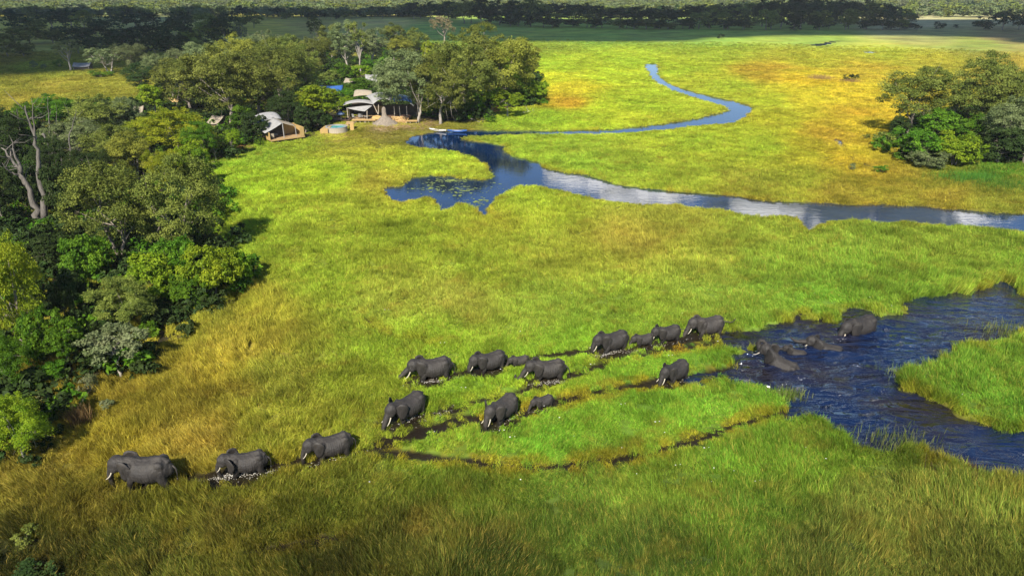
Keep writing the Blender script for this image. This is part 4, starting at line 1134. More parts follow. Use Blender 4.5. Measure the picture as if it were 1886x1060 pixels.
# termite mound
def mound():
    bm = bmesh.new()
    prof = [(3.5, -.1), (3.2, .12), (2.7, .42), (2.1, .85), (1.55, 1.35), (1.05, 1.75), (.66, 2.0), (.52, 2.5), (.50, 3.2), (.46, 3.75), (.34, 4.1), (.12, 4.25)]
    g = np.random.default_rng(3)
    rings = []
    for r_, z in prof:
        rings.append([bm.verts.new((r_ * math.cos(a) * (1 + .12 * math.sin(3 * a + z) + .06 * g.normal()), r_ * .8 * math.sin(a) * (1 + .05 * g.normal()), z + .05 * g.normal())) for a in np.linspace(0, 6.283, 18, endpoint=False)])
    for a, c in zip(rings, rings[1:]):
        for i in range(18): bm.faces.new((a[i], a[(i + 1) % 18], c[(i + 1) % 18], c[i]))
    bm.faces.new(rings[-1])
    return bm
mo = from_bm('termite_mound', mound(), M_MOUND, None, True)
mo.location = G(709, 229.5)
tag(mo, 'grey termite mound with a tall blunt spire in front of the lodge', 'termite mound')

# plunge pool
pc = G(620.5, 243)
pool = tag(empty('pool', pc), 'round raised plunge pool with turquoise water and upright timber staves', 'pool')
RP = 19.3 / ppm(243)
bm = bmesh.new(); add_box(bm, (0, 0, .62), (.40, .09, 1.24))
stave = bpy.data.meshes.new('stave'); bm.to_mesh(stave); bm.free()
M_STAVE = simple('stave_wood', (.28, .24, .18), (.46, .40, .31), 2.0, .85, .4, stretch=(6, 6, .5)); stave.materials.append(M_STAVE)
ns = 38
for i in range(ns):
    a = 6.2832 * i / ns
    ob = link(bpy.data.objects.new('stave', stave), pool)
    ob.location = (RP * math.cos(a), RP * math.sin(a), random.uniform(-.03, .0)); ob.rotation_euler = (0, 0, a + math.pi / 2)
bm = bmesh.new()
rings = [[bm.verts.new((r_ * math.cos(a), r_ * math.sin(a), z)) for a in np.linspace(0, 6.2832, 40, endpoint=False)] for r_, z in ((RP + .08, 1.24), (RP + .08, 1.34), (RP - .32, 1.34), (RP - .32, .9))]
for a, c in zip(rings, rings[1:]):
    for i in range(40): bm.faces.new((a[i], a[(i + 1) % 40], c[(i + 1) % 40], c[i]))
from_bm('rim', bm, M_CANVAS, pool)
bm = bmesh.new(); bmesh.ops.create_circle(bm, cap_ends=True, radius=RP - .3, segments=40)
for v in bm.verts: v.co.z = 1.10
M_POOL = simple('pool_water', (.0, .20, .19), (.01, .30, .27), 1.5, .06, .05); from_bm('water', bm, M_POOL, pool)
pd = tag(empty('pool_deck', G(596, 247)), 'ochre plank deck beside the plunge pool', 'deck')
boards(pd, -.6, 1.1, 0, 4.2, 1.12, M_GOLD, .3)
for i in range(6): part_box('skirt_board', (-.6 + .3 * i + .02, -.02, .55), (.27, .06, 1.08), M_GOLD, pd)
pf = tag(empty('reed_screen', G(644.5, 240.5)), 'ochre reed screen box at the lodge side of the plunge pool', 'screen')
part_box('front_panel', (.55, 0, .9), (.9, .12, 1.9), M_GOLD, pf); part_box('side_panel', (-.4, 2.4, 1.2), (1.6, .12, 1.0), M_GOLD, pf); part_box('top_board', (0, 1.2, 1.55), (1.9, 2.4, .12), M_WOOD, pf)
ug = tag(empty('parasol', G(629, 226)), 'slate blue parasol on the terrace behind the plunge pool', 'parasol')
pole('pole', (0, 0, 0), (0, 0, 2.7), .05, M_WOOD2, ug)
bm = bmesh.new(); apex = bm.verts.new((0, 0, 2.85)); rg = [bm.verts.new((1.15 * math.cos(a), 1.15 * math.sin(a), 2.15)) for a in np.linspace(0, 6.2832, 8, endpoint=False)]
hub = [bm.verts.new((.5 * math.cos(a), .5 * math.sin(a), 2.64)) for a in np.linspace(0, 6.2832, 8, endpoint=False)]
for i in range(8): bm.faces.new((hub[i], hub[(i + 1) % 8], apex)); bm.faces.new((rg[i], rg[(i + 1) % 8], hub[(i + 1) % 8], hub[i]))
M_SLATE = simple('parasol_cloth', (.10, .15, .27), (.14, .20, .34), 2, .8, .1); cn = from_bm('canopy', bm, M_SLATE, ug)
sm = cn.modifiers.new('thick', 'SOLIDIFY'); sm.thickness = .03
tp = tag(empty('terrace', G(618, 226)), 'dark timber terrace with low rail behind the plunge pool', 'deck')
boards(tp, -3.2, 3.6, 0, 4.0, .55, M_RED, .5)
for i in range(8): pole('rail_post', (-3.1 + i * .93, .1, .5), (-3.1 + i * .93, .1, 1.5), .05, M_RED, tp)
part_box('rail', (.15, .1, 1.5), (6.6, .07, .08), M_RED, tp)

# open-fronted tent with its own deck
a, c = G(499.5, 265), G(562, 256.5)
ang = math.atan2(c.y - a.y, c.x - a.x)
Lw = (c - a).length
tent = tag(empty('safari_tent', a, ang), 'open-fronted safari tent with a canvas awning and a planked deck', 'tent')
boards(tent, 0, Lw, 0, 4.6, .75, M_WOOD, .42)
part_box('deck_edge', (Lw / 2, -.06, .64), (Lw, .10, .24), M_GOLD, tent)
for i in range(6): pole('deck_post', (.2 + i * (Lw - .4) / 5, .2, -.1), (.2 + i * (Lw - .4) / 5, .2, .6), .08, M_WOOD2, tent)
xm = Lw * .44
pole('centre_pole', (xm, .9, .78), (xm, .9, 3.95), .11, M_CANVASG, tent)
pole('corner_pole', (Lw - 1.5, 1.0, .78), (Lw - 1.5, 1.0, 2.9), .08, M_CANVAS, tent)
pole('corner_pole', (.15, .6, .78), (.15, .6, 2.3), .08, M_CANVAS, tent)
sheet('awning_flap', quad_fn((-.9, .3, 2.35), (xm, .8, 4.0), (xm - .2, 5.4, 4.6), (-1.0, 5.2, 2.6), -.10, .06), 10, 6, M_CANVAS, tent)
sheet('awning_flap', quad_fn((xm, .8, 4.0), (Lw - 1.4, .9, 3.0), (Lw - 1.2, 5.2, 3.2), (xm - .2, 5.4, 4.6), -.10, .05), 10, 6, M_CANVAS2, tent)
sheet('main_roof', quad_fn((-1.6, 5.0, 3.2), (xm + 1.6, 5.2, 4.1), (xm + 1.2, 10.5, 4.4), (-1.8, 10.2, 3.4), .55, .95), 10, 8, M_CANVASG, tent)
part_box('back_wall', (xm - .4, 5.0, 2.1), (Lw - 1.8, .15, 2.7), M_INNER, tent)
part_box('side_screen', (Lw - .12, 2.3, 1.75), (.14, 4.5, 2.0), M_GOLD, tent)
part_box('side_screen', (Lw - 1.6, 4.7, 1.9), (2.9, .14, 2.2), M_GOLD, tent)
part_box('side_screen', (-.05, 1.2, 1.5), (.12, 2.4, 1.7), M_GOLD, tent)
part_box('side_screen', (Lw - .5, .02, 1.8), (.9, .10, 1.95), M_GOLD, tent)
bd = tag(empty('bed', tuple(tent.matrix_basis @ Vector((xm - 1.6, 3.4, .8))), ang), 'low white bed in the shade of the open-fronted tent', 'bed')
part_box('bed_base', (0, 0, .22), (2.0, 1.6, .36), M_RED, bd); part_box('mattress', (0, 0, .5), (1.9, 1.5, .2), M_CANVAS, bd, bevel=.05)
dc = tag(empty('deck_chair', tuple(tent.matrix_basis @ Vector((.9, 1.0, .8))), ang + 2.8), 'pale canvas chair at the corner of the open-fronted tent\'s deck', 'chair')
part_box('seat', (0, 0, .42), (.6, .6, .1), M_CANVAS2, dc); part_box('backrest', (0, .3, .8), (.6, .1, .8), M_CANVAS2, dc)
for sx in (-.25, .25):
    for sy in (-.25, .25): pole('leg', (sx, sy, 0), (sx, sy, .4), .035, M_RED, dc)
rs = tag(empty('reed_screen', G(497, 222)), 'tall golden reed screen glowing behind the grey tent roof', 'screen')
for i in range(7):
    part_box('reed_panel', (-.9 + i * .34, .12 * (i % 2), 1.9 + .25 * i), (.32, .10, 3.8 + .4 * math.sin(i)), M_GOLD, rs)

def small_tent(px, by, wpx, hgt, mat, label, rz=0.0, depth=5.0, wallmat=None):
    p = G(px, by); w = wpx / ppm(by)
    t = tag(empty('tent', p, rz), label, 'tent')
    wallh = hgt * .5
    part_box('wall', (0, depth / 2, wallh / 2), (w * .86, depth * .84, wallh), wallmat or M_INNER, t)
    sheet('roof', lambda u, v: ((u - .5) * w * (1 + .05 * math.sin(v * 3.14)), v * depth, wallh * .95 + hgt * .5 * (1 - abs(2 * v - 1)) ** 1.25 + .25 * (2 * u - 1) ** 2), 8, 8, mat, t)
    for sx in (-.46, .46): pole('pole', (sx * w, .1, 0), (sx * w, .1, wallh), .07, M_WOOD2, t)
    return t
small_tent(610, 183, 40, 3.6, M_BLUE, 'blue-roofed tent half hidden behind the lime trees at the pool', R(6), 6)
small_tent(640, 166, 20, 3.4, M_CANVAS2, 'small cream tent on the bare ground behind the blue roof', R(-20), 5)
small_tent(686, 163, 22, 4.2, M_CANVAS, 'cream tent peak showing between the dark bush and the grey-green tree', R(10), 5)
small_tent(392, 240, 26, 3.0, M_CANVAS2, 'half-hidden tent with a slanting pale ridge under the big olive trees', R(-22), 5, M_WOOD)
small_tent(256, 219, 16, 2.8, M_CANVAS2, 'cream canvas roof corner hidden among the yellow-lime trees', R(15), 5)
small_tent(318, 200, 20, 2.6, M_GOLD, 'thatched ochre peak at the foot of the two pale trunks', 0, 4)
small_tent(150, 130, 30, 2.8, M_CANVASG, 'grey-roofed hut at the edge of the dry field beside the slanting white trunk', R(4), 4)

# skiff on the water
def hull():
    bm = bmesh.new(); L = 4.6; prev = None
    for i in range(13):
        t = i / 12; w_ = .55 * min(1, (1 - abs(2 * t - 1) ** 2.4) + .10); x = -L / 2 + L * t; zb = .05 + .28 * abs(2 * t - 1) ** 2.2; zt_ = .42 + .22 * abs(2 * t - 1) ** 2
        ring = [bm.verts.new(v) for v in ((x, -w_, zt_), (x, -w_ * .75, zb + .08), (x, 0, zb), (x, w_ * .75, zb + .08), (x, w_, zt_), (x, w_ * .88, zt_), (x, w_ * .62, zb + .16), (x, 0, zb + .10), (x, -w_ * .62, zb + .16), (x, -w_ * .88, zt_))]
        if prev:
            for j in range(10): bm.faces.new((prev[j], prev[(j + 1) % 10], ring[(j + 1) % 10], ring[j]))
        else: bm.faces.new(ring[::-1])
        prev = ring
    bm.faces.new(prev)
    return bm
p = G(806, 241)
boat = tag(empty('boat', (p.x, p.y, -.15), R(-24)), 'grey-white skiff moored at the bank below the tall clump', 'boat')
from_bm('hull', hull(), M_HULL, boat)
for x in (-1.1, 0, 1.1): part_box('thwart', (x, 0, .36), (.22, .92, .05), M_WOOD, boat)
p = G(842, 242.5)
boat = tag(empty('boat', (p.x, p.y, -.15), R(-4)), 'blue boat lying on the dark water beside the grey-white skiff', 'boat')
from_bm('hull', hull(), M_BLUE, boat)
for x in (-1.0, .9): part_box('thwart', (x, 0, .36), (.22, .92, .05), M_CANVAS, boat)

# ------------------------------------------------------------------ elephants
def skin_mat():
    m, nt, out = new_mat('elephant_skin')
    tc = N(nt, 'ShaderNodeTexCoord')
    n1 = N(nt, 'ShaderNodeTexNoise', Scale=1.3, Detail=6.0, Roughness=.65); nt.links.new(tc.outputs['Object'], n1.inputs[0])
    mp = N(nt, 'ShaderNodeMapping'); mp.inputs['Scale'].default_value = (1.6, 1, .55); nt.links.new(tc.outputs['Object'], mp.inputs[0])
    n2 = N(nt, 'ShaderNodeTexVoronoi', Scale=11.0, feature='DISTANCE_TO_EDGE'); nt.links.new(mp.outputs[0], n2.inputs[0])
    n3 = N(nt, 'ShaderNodeTexNoise', Scale=9.0, Detail=6.0); nt.links.new(tc.outputs['Object'], n3.inputs[0])
    oi = N(nt, 'ShaderNodeObjectInfo')
    col = mixc(nt, maprange(nt, n1.outputs[0], .3, .7), (.022, .0185, .017), (.050, .0425, .039))
    n6 = N(nt, 'ShaderNodeTexNoise', Scale=.8, Detail=8.0, Roughness=.7); nt.links.new(tc.outputs['Object'], n6.inputs[0])
    sc_ = N(nt, 'ShaderNodeSeparateColor'); nt.links.new(oi.outputs['Color'], sc_.inputs[0])
    du = N(nt, 'ShaderNodeMath', operation='MULTIPLY'); nt.links.new(maprange(nt, n6.outputs[0], .42, .66), du.inputs[0]); nt.links.new(sc_.outputs[0], du.inputs[1])
    col = mixc(nt, du.outputs[0], col, (.125, .105, .085))
    dk = N(nt, 'ShaderNodeHueSaturation'); nt.links.new(col, dk.inputs['Color']); nt.links.new(sc_.outputs[1], dk.inputs['Value']); col = dk.outputs[0]
    sx = N(nt, 'ShaderNodeSeparateXYZ'); nt.links.new(tc.outputs['Object'], sx.inputs[0])
    ad = N(nt, 'ShaderNodeMath', operation='MULTIPLY_ADD'); nt.links.new(n1.outputs[0], ad.inputs[0]); ad.inputs[1].default_value = .7; nt.links.new(sx.outputs[2], ad.inputs[2])
    wetf = maprange(nt, ad.outputs[0], .95, 1.45, 1, 0)             # legs and belly are dripping wet
    col = mixc(nt, wetf, col, (.013, .011, .0105))
    p = N(nt, 'ShaderNodeBsdfPrincipled'); nt.links.new(col, p.inputs['Base Color'])
    rg = N(nt, 'ShaderNodeMath', operation='SUBTRACT'); nt.links.new(maprange(nt, n1.outputs[0], .35, .7, .58, .80), rg.inputs[0]); nt.links.new(maprange(nt, wetf, 0, 1, 0, .2), rg.inputs[1])
    nt.links.new(rg.outputs[0], p.inputs['Roughness'])
    b1 = N(nt, 'ShaderNodeBump', Strength=.6, Distance=.04); nt.links.new(n2.outputs['Distance'], b1.inputs['Height'])
    b2 = N(nt, 'ShaderNodeBump', Strength=.6, Distance=.05); nt.links.new(n3.outputs[0], b2.inputs['Height']); nt.links.new(b1.outputs[0], b2.inputs['Normal'])
    nt.links.new(b2.outputs[0], p.inputs['Normal']); nt.links.new(p.outputs[0], out.inputs[0])
    return m
M_SKIN = skin_mat()
M_TUSK = simple('ivory', (.40, .355, .27), (.52, .47, .38), 3, .4, .05)
M_EYE = simple('eye', (.01, .008, .006), (.02, .015, .01), 3, .2, 0)
TRUNK = {
 'down': [(2.20, 1.42), (2.30, 1.05), (2.30, .65), (2.24, .25), (2.20, -.1)],
 'back': [(2.22, 1.40), (2.26, 1.0), (2.14, .6), (1.95, .25), (1.85, .0)],
 'forward': [(2.38, 1.50), (2.72, 1.18), (3.05, .90), (3.38, .68), (3.66, .58)],
 'low': [(2.26, 1.42), (2.46, 1.02), (2.62, .64), (2.74, .32), (2.82, .05)],
 'curl': [(2.34, 1.44), (2.56, 1.05), (2.82, .78), (3.10, .82), (3.20, 1.08), (3.14, 1.22)],
 'reach': [(2.40, 1.66), (2.75, 1.55), (3.10, 1.52), (3.45, 1.62), (3.72, 1.80)],
 'raise': [(2.32, 1.96), (2.48, 2.28), (2.46, 2.62), (2.22, 2.84), (1.90, 2.86), (1.66, 2.72)],
}
_sb = bmesh.new(); bmesh.ops.create_uvsphere(_sb, u_segments=14, v_segments=10, radius=1.0)
SV = np.array([v.co[:] for v in _sb.verts]); _sb.verts.index_update(); SF = []
bmesh.ops.triangulate(_sb, faces=_sb.faces[:])
SF = np.array([[v.index for v in f.verts] for f in _sb.faces]); _sb.free()
def add_ball(bl, c, r3):
    bl.append(SV * np.array(r3) + np.array(c))
def chain(bm, keys, n, ax=None):
    """keys (x, y, z, ry, rz): ellipsoids strung along a line"""
    keys = np.array(keys, float)
    seg = np.concatenate([[0], np.cumsum(np.linalg.norm(np.diff(keys[:, :3], axis=0), axis=1))])
    for t in np.linspace(0, seg[-1], n):
        x, y, z, ry, rz = (np.interp(t, seg, keys[:, i]) for i in range(5))
        add_ball(bm, (x, y, z), (ax or min(ry, rz), ry, rz))
def elephant_body(trunk, swing, headdz=0.0, voxel=.045):
    bm = []
    chain(bm, [(-1.50, 0, 1.52, .34, .48), (-1.24, 0, 1.66, .64, .78), (-.75, 0, 1.56, .79, .84), (-.1, 0, 1.46, .84, .84), (.45, 0, 1.56, .74, .80), (.90, 0, 1.78, .54, .68)], 16, .36)
    chain(bm, [(-1.55, 0, 2.10, .16, .16), (-1.20, 0, 2.36, .18, .16), (-.6, 0, 2.30, .16, .14), (.0, 0, 2.20, .16, .14), (.5, 0, 2.28, .16, .14), (.95, 0, 2.38, .16, .14)], 18)   # ridge of the spine
    for s in (-1, 1):
        add_ball(bm, (-1.12, s * .42, 1.98), (.34, .20, .36))               # hip bones
        add_ball(bm, (.66, s * .48, 1.86), (.26, .20, .46))                 # shoulder blades
    hz = headdz
    chain(bm, [(.9, 0, 1.84, .46, .60), (1.30, 0, 1.98 + hz * .5, .42, .56), (1.62, 0, 2.08 + hz, .46, .54), (1.88, 0, 2.00 + hz, .38, .48)], 8, .34)
    add_ball(bm, (1.68, 0, 2.38 + hz), (.30, .33, .22))                 # domed brow
    for s in (-1, 1):
        add_ball(bm, (1.84, s * .26, 1.78 + hz), (.26, .15, .26))       # cheeks and tusk sockets
    chain(bm, [(1.60, 0, 1.66 + hz, .24, .22), (1.86, 0, 1.50 + hz, .12, .12)], 5)  # lower jaw
    tk = TRUNK[trunk]
    rr_ = np.linspace(.225, .085, len(tk))
    chain(bm, [(1.92, 0, 1.96 + hz, .30, .32), (2.08, 0, 1.70 + hz, .25, .26)] + [(x, 0, z + hz * max(0, 1 - i * .25), r_, r_) for i, ((x, z), r_) in enumerate(zip(tk, rr_))], 34)
    for i, (hx, s) in enumerate(((.72, 1), (.72, -1), (-1.12, 1), (-1.12, -1))):
        sw = swing[i]
        y = s * (.38 if hx > 0 else .36)
        if hx > 0:
            chain(bm, [(hx - .05, y * .9, 1.45, .30, .40), (hx + sw * .25, y, 1.0, .25, .25), (hx + sw * .62, y, .55, .185, .19), (hx + sw * .85, y, .15, .185, .17), (hx + sw * .9, y, .05, .22, .10)], 16)
        else:
            chain(bm, [(hx, y * .85, 1.42, .38, .46), (hx + .12 + sw * .3, y, .92, .28, .30), (hx - .02 + sw * .55, y, .5, .19, .20), (hx + sw * .85, y, .16, .185, .17), (hx + .03 + sw * .9, y, .05, .21, .10)], 16)
    V_ = np.concatenate(bm); nb_ = len(bm)
    F_ = (SF[None] + (np.arange(nb_) * len(SV))[:, None, None]).reshape(-1)
    me = mesh_np('rough', V_, F_, 3)
    tmp = bpy.data.objects.new('rough', me); C.objects.link(tmp)
    md = tmp.modifiers.new('r', 'REMESH'); md.mode = 'VOXEL'; md.voxel_size = voxel; md.use_smooth_shade = True
    ms = tmp.modifiers.new('s', 'SMOOTH'); ms.factor = .5; ms.iterations = 5
    dg = bpy.context.evaluated_depsgraph_get()
    out = bpy.data.meshes.new_from_object(tmp.evaluated_get(dg))
    bpy.data.objects.remove(tmp); bpy.data.meshes.remove(me)
    out.name = 'body'
    nv = len(out.vertices); co = np.zeros(nv * 3, np.float32); no = np.zeros(nv * 3, np.float32)
    out.vertices.foreach_get('co', co); out.vertices.foreach_get('normal', no); co = co.reshape(-1, 3); no = no.reshape(-1, 3)
    fold = fbm(co[:, 0] * 3.2 + co[:, 1] * 2.0, co[:, 2] * 1.7 - co[:, 1], 5, 3) - .5
    loose = np.sin(co[:, 0] * 9 + 3 * fold) * smooth(1.75, 1.2, co[:, 2]) * .010
    co = co + no * (fold * .055 + loose)[:, None]
    out.vertices.foreach_set('co', co.astype(np.float32).ravel()); out.update()
    for p in out.polygons: p.use_smooth = True
    return out
EAR = [(0, .34), (.10, .52), (.30, .60), (.55, .56), (.76, .40), (.86, .14), (.82, -.16), (.70, -.42), (.56, -.66), (.42, -.84), (.28, -.80), (.16, -.58), (.06, -.28), (0, .0)]
def ear_mesh(side, flare, hz):
    bm = bmesh.new()
    cu, cv = .40, -.08
    du = Vector((-math.cos(flare), side * math.sin(flare), 0)); dn = Vector((math.sin(flare), side * math.cos(flare), 0)); org = Vector((1.46, side * .40, 1.93 + hz))
    lay = []
    for off in (.022, -.022):
        rings = []
        for k in (1.0, .72, .40):
            ring = []
            for i, (u, v) in enumerate(EAR):
                u, v = u * 1.12, v * 1.08
                uu, vv = cu + (u - cu) * k, cv + (v - cv) * k
                bend = .10 * math.sin(uu * 3.4) + (.05 * math.sin(i * 1.9) * (k == 1.0)) - .10 * max(0, -vv)
                ring.append(bm.verts.new(org + du * uu + Vector((0, 0, vv)) + dn * (off + bend)))
            rings.append(ring)
        cen = bm.verts.new(org + du * cu + Vector((0, 0, cv)) + dn * (off + .10 * math.sin(cu * 3.4)))
        n = len(EAR)
        for a, c_ in zip(rings, rings[1:]):
            for i in range(n): bm.faces.new((a[i], a[(i + 1) % n], c_[(i + 1) % n], c_[i]))
        for i in range(n): bm.faces.new((rings[-1][i], rings[-1][(i + 1) % n], cen))
        lay.append(rings[0])
    n = len(EAR)
    for i in range(n): bm.faces.new((lay[0][i], lay[1][i], lay[1][(i + 1) % n], lay[0][(i + 1) % n]))
    bmesh.ops.recalc_face_normals(bm, faces=bm.faces[:])
    return bm
def elephant(cx, cy, hx, hy, scale, sink, trunk, label, name='elephant', swing=(.4, -.35, -.3, .35), flare=(.35, .35), hz=0.0, tusk=1.0, tail='down', tilt=0.0, roll=0.0):
    p = G(cx, cy); q = G(cx + hx, cy + hy)
    ang = math.atan2(q.y - p.y, q.x - p.x)
    root = empty(name, (p.x, p.y, -(sink + .16) * scale * 1.04), ang, (scale, scale * 1.10, scale * 1.04))
    root.rotation_euler = (roll, -tilt, ang)
    tag(root, label, 'elephant', 'elephants wading across the marsh')
    obj('body', elephant_body(trunk, swing, hz), M_SKIN, root)
    for s, fl in ((1, flare[0]), (-1, flare[1])):
        from_bm('ear', ear_mesh(s, fl, hz), M_SKIN, root, True)
        if tusk > 0:
            bm = bmesh.new()
            pts = [(1.98 + .30 * tusk * t * (1 + .5 * t), s * (.26 + .08 * t), 1.58 + hz - .74 * tusk * t + .24 * tusk * t * t) for t in np.linspace(0, 1, 8)]
            add_tube(bm, pts, [.050 * (1 - .55 * t) * (.6 + .4 * tusk) for t in np.linspace(0, 1, 8)], 8)
            from_bm('tusk', bm, M_TUSK, root, True)
        bm = bmesh.new(); bmesh.ops.create_uvsphere(bm, u_segments=8, v_segments=6, radius=.04, matrix=Matrix.Translation((1.90, s * .345, 2.04 + hz))); from_bm('eye', bm, M_EYE, root, True)
    bm = bmesh.new()
    tp_ = {'down': [(-1.78, 0, 1.78), (-1.96, 0, 1.55), (-1.99, .02, 1.2), (-1.95, .03, .85)], 'out': [(-1.78, 0, 1.78), (-2.05, 0, 1.72), (-2.4, .05, 1.60), (-2.7, .1, 1.62), (-2.85, .12, 1.78)], 'side': [(-1.78, 0, 1.78), (-2.02, .1, 1.5), (-2.15, .25, 1.15), (-2.12, .32, .85)]}[tail]
    n = len(tp_); add_tube(bm, tp_ , [.06 - .03 * i / (n - 1) for i in range(n)], 6)
    e = Vector(tp_[-1]); d = (e - Vector(tp_[-2])).normalized(); add_tube(bm, [e, e + d * .12, e + d * .28], [.035, .06, .01], 6)
    from_bm('tail', bm, M_SKIN, root, True)
    tone = (random.uniform(.05, .60), random.uniform(.54, .82), 0, 1) if sink < .85 else (.08, .58, 0, 1)
    for c_ in root.children: c_.color = tone
    return root
# centre pixel on the ground, heading in pixels, scale, depth in mud
elephant(276,897,-100,3, 1.03,-.05,'down','lead elephant, big and dry-backed, alone in golden grass',swing=(.35,-.4,-.45,.3),flare=(.22,.15),tusk=.9)
elephant(456,868,-100,16,.82,.42,'back','elephant splashing through open water behind the lead elephant',flare=(.75,.5),tusk=.7,hz=.05)
elephant(612,838,-80,20,.88,.42,'down','elephant whose path behind it is a broad dark mud trail',flare=(.35,.35),tusk=.75)
elephant(752,765,-62,34,.95,.50,'low','elephant with both tusks showing and white foam round its knees',flare=(.5,.7),tusk=1.05)
elephant(926,768,-48,34,.90,.45,'down','elephant with its head turned towards the camera, calf close behind it',flare=(.45,.9),tusk=.95)
elephant(1000,747,-80,24,.52,.62,'low','tiny dark calf following the elephant with the turned head',name='elephant_calf',tusk=0,hz=-.12)
elephant(797,692,-100,14,.98,.55,'forward','elephant stretching its trunk forward low over the grass',swing=(.6,-.3,-.3,.4),flare=(.25,.3),tusk=1.15)
elephant(902,678,-78,20,.88,.55,'back','elephant in tall grass directly ahead of a half-sunken calf',flare=(.3,.3),tusk=.75)
elephant(957,670,-100,16,.50,.72,'low','half-sunken calf between two adults',name='elephant_calf',tusk=0,hz=-.1)
elephant(1008,694,-100,10,.90,.50,'curl','elephant curling its trunk tip up, wet ears shining',swing=(.6,-.2,-.3,.35),flare=(.5,.4),tusk=.85,tail='side')
elephant(1127,641,-90,22,.95,.60,'back','elephant with white foam around its legs at the head of the crossing family',swing=(.6,-.3,-.3,.4),flare=(.2,.2),tusk=.9)
elephant(1184,633,-90,14,.58,.62,'low','calf touched by the trunk of the elephant behind it',name='elephant_calf',tusk=0,hz=-.1)
elephant(1228,624,-95,18,.80,.62,'reach','young elephant laying its outstretched trunk over a calf',flare=(.35,.55),tusk=.7,tail='out')
elephant(1302,611,-100,14,.98,.68,'low','elephant with its tail stretched out, just leaving the river',flare=(.12,.15),tusk=.9,tail='out',swing=(.45,-.3,-.2,.3))
elephant(1242,698,-60,32,.86,.48,'down','elephant alone on the lower trail with both tusks pointing down',flare=(.2,.3),tusk=.95)
elephant(1582,606,-80,20,1.10,1.12,'low','belly-deep elephant with a shiny wet rump beside the reedy point',flare=(.3,.3),tusk=1.0,hz=-.25)
elephant(1426,664,-60,-16,1.0,1.62,'raise','swimming elephant curling its trunk above its head',flare=(.5,.5),tusk=.9,hz=.30,tilt=R(17))
elephant(1464,646,-60,-10,.55,1.85,'reach','submerged calf with only the top of its head and back above water',name='elephant_calf',tusk=0,hz=.12,tilt=R(6))
elephant(1514,636,-60,-6,.92,1.86,'reach','elephant swimming with only its head and one shoulder above water',flare=(.5,.6),tusk=.9,hz=.10,tilt=R(14))

# ------------------------------------------------------------------ foam, splashes, lilies, reeds
def flakes(name, pts, sizes, mat, label, cat, flat=.3, seed=5, zed=None):
    g = np.random.default_rng(seed)
    V, Fc = [], []
    for (x, y, z), s in zip(pts, sizes):
        a0 = g.random() * 6.28; k = len(V)
        V.append((x, y, z + s * flat))
        for j in range(5):
            a = a0 + j * 1.2566; q = s * (.6 + .7 * g.random())
            V.append((x + q * math.cos(a) * 1.4, y + q * math.sin(a), z + s * flat * .3 * g.normal()))
        for j in range(5): Fc += [k, k + 1 + j, k + 1 + (j + 1) % 5]
    me = mesh_np(name, np.array(V), np.array(Fc), 3)
    return tag(obj(name, me, mat), label, cat, kind='stuff')
M_FOAM = simple('foam', (.45, .40, .32), (.85, .83, .78), 2.5, .6, .1)
M_MUDDY = simple('churned_reed', (.030, .020, .010), (.09, .06, .025), 3, .95, .3, spec=.1)
g = np.random.default_rng(17)
fp, fs, mp_, ms_ = [], [], [], []
for (px, py, L, dxy, foam, mud) in [(425,874,1.7,(-100,16),260,40),(470,872,2.2,(-100,16),120,90),(612,845,2.4,(-80,20),70,220),(745,774,1.5,(-62,34),260,60),(790,768,1.6,(-62,34),90,150),(930,776,1.8,(-48,34),80,160),
      (800,700,2.2,(-100,14),160,80),(860,692,1.6,(-80,20),20,160),(905,686,1.8,(-78,20),30,120),(1010,703,2.1,(-100,10),240,90),(1120,650,2.0,(-90,22),260,100),(1165,646,1.6,(-90,22),60,160),(1220,634,2.2,(-95,18),60,300),
      (1290,620,2.6,(-100,14),10,260),(1245,705,2.0,(-60,32),60,150),(1575,606,1.9,(-80,20),40,20),(1520,632,1.8,(-60,10),40,0),(1000,754,1.2,(-80,24),20,90),(820,758,1.6,(-62,34),60,120),(1425,664,1.6,(-60,-30),20,0)]:
    c = G(px, py); d = G(px + dxy[0], py + dxy[1]) - c; d.normalize(); nrm = Vector((-d.y, d.x, 0))
    for tgt, sz, n, s0, wdt in ((fp, fs, foam, .020, .17), (mp_, ms_, mud // 3, .030, .5)):
        for _ in range(n):
            q = c + d * g.normal() * L * .5 + nrm * g.normal() * wdt
            tgt.append((q.x, q.y, -.10 + abs(g.normal()) * .05)); sz.append(s0 * (.4 + 1.2 * g.random()))
flakes('foam', fp, fs, M_FOAM, 'white foam and splashes round the wading elephants\' legs', 'foam', .12)
flakes('churned_reeds', mp_, ms_, M_MUDDY, 'brown churned reeds and mud along the elephants\' path', 'reeds', .5)

M_PAD = simple('lily_pad', (.14, .20, .035), (.26, .30, .06), 3, .5, .05)
lp = []
for (px, py, sx, sy, n) in [(790,345,34,7,120),(850,350,26,12,160),(880,372,16,10,110),(800,335,20,5,60),(900,345,22,10,50),(838,331,22,3,160)]:
    for _ in range(n):
        q = G(px + g.normal() * sx * .6, py + g.normal() * sy * .6); lp.append((q.x, q.y, -.135)) if g.random() < .42 else None
flakes('lily_pads', lp, [.08 + .20 * g.random() ** 2 for _ in lp], M_PAD, 'floating lily pads on the blue bend of the river', 'lily pads', .02)
M_LILY = simple('white_flower', (.80, .80, .76), (.88, .88, .84), 3, .6, 0)
wl = []
for _ in range(55):
    px, py = g.uniform(650, 1880), g.uniform(540, 900)
    q = G(px, py)
    s_ = max(sdist(np.array([q.x]), np.array([q.y]), polyw(LOW_RIVER))[0], -99)
    if s_ < -.6:
        wl.append((q.x, q.y, .45))
        if g.random() < .5: wl.append((q.x + .35, q.y + .1, .42))
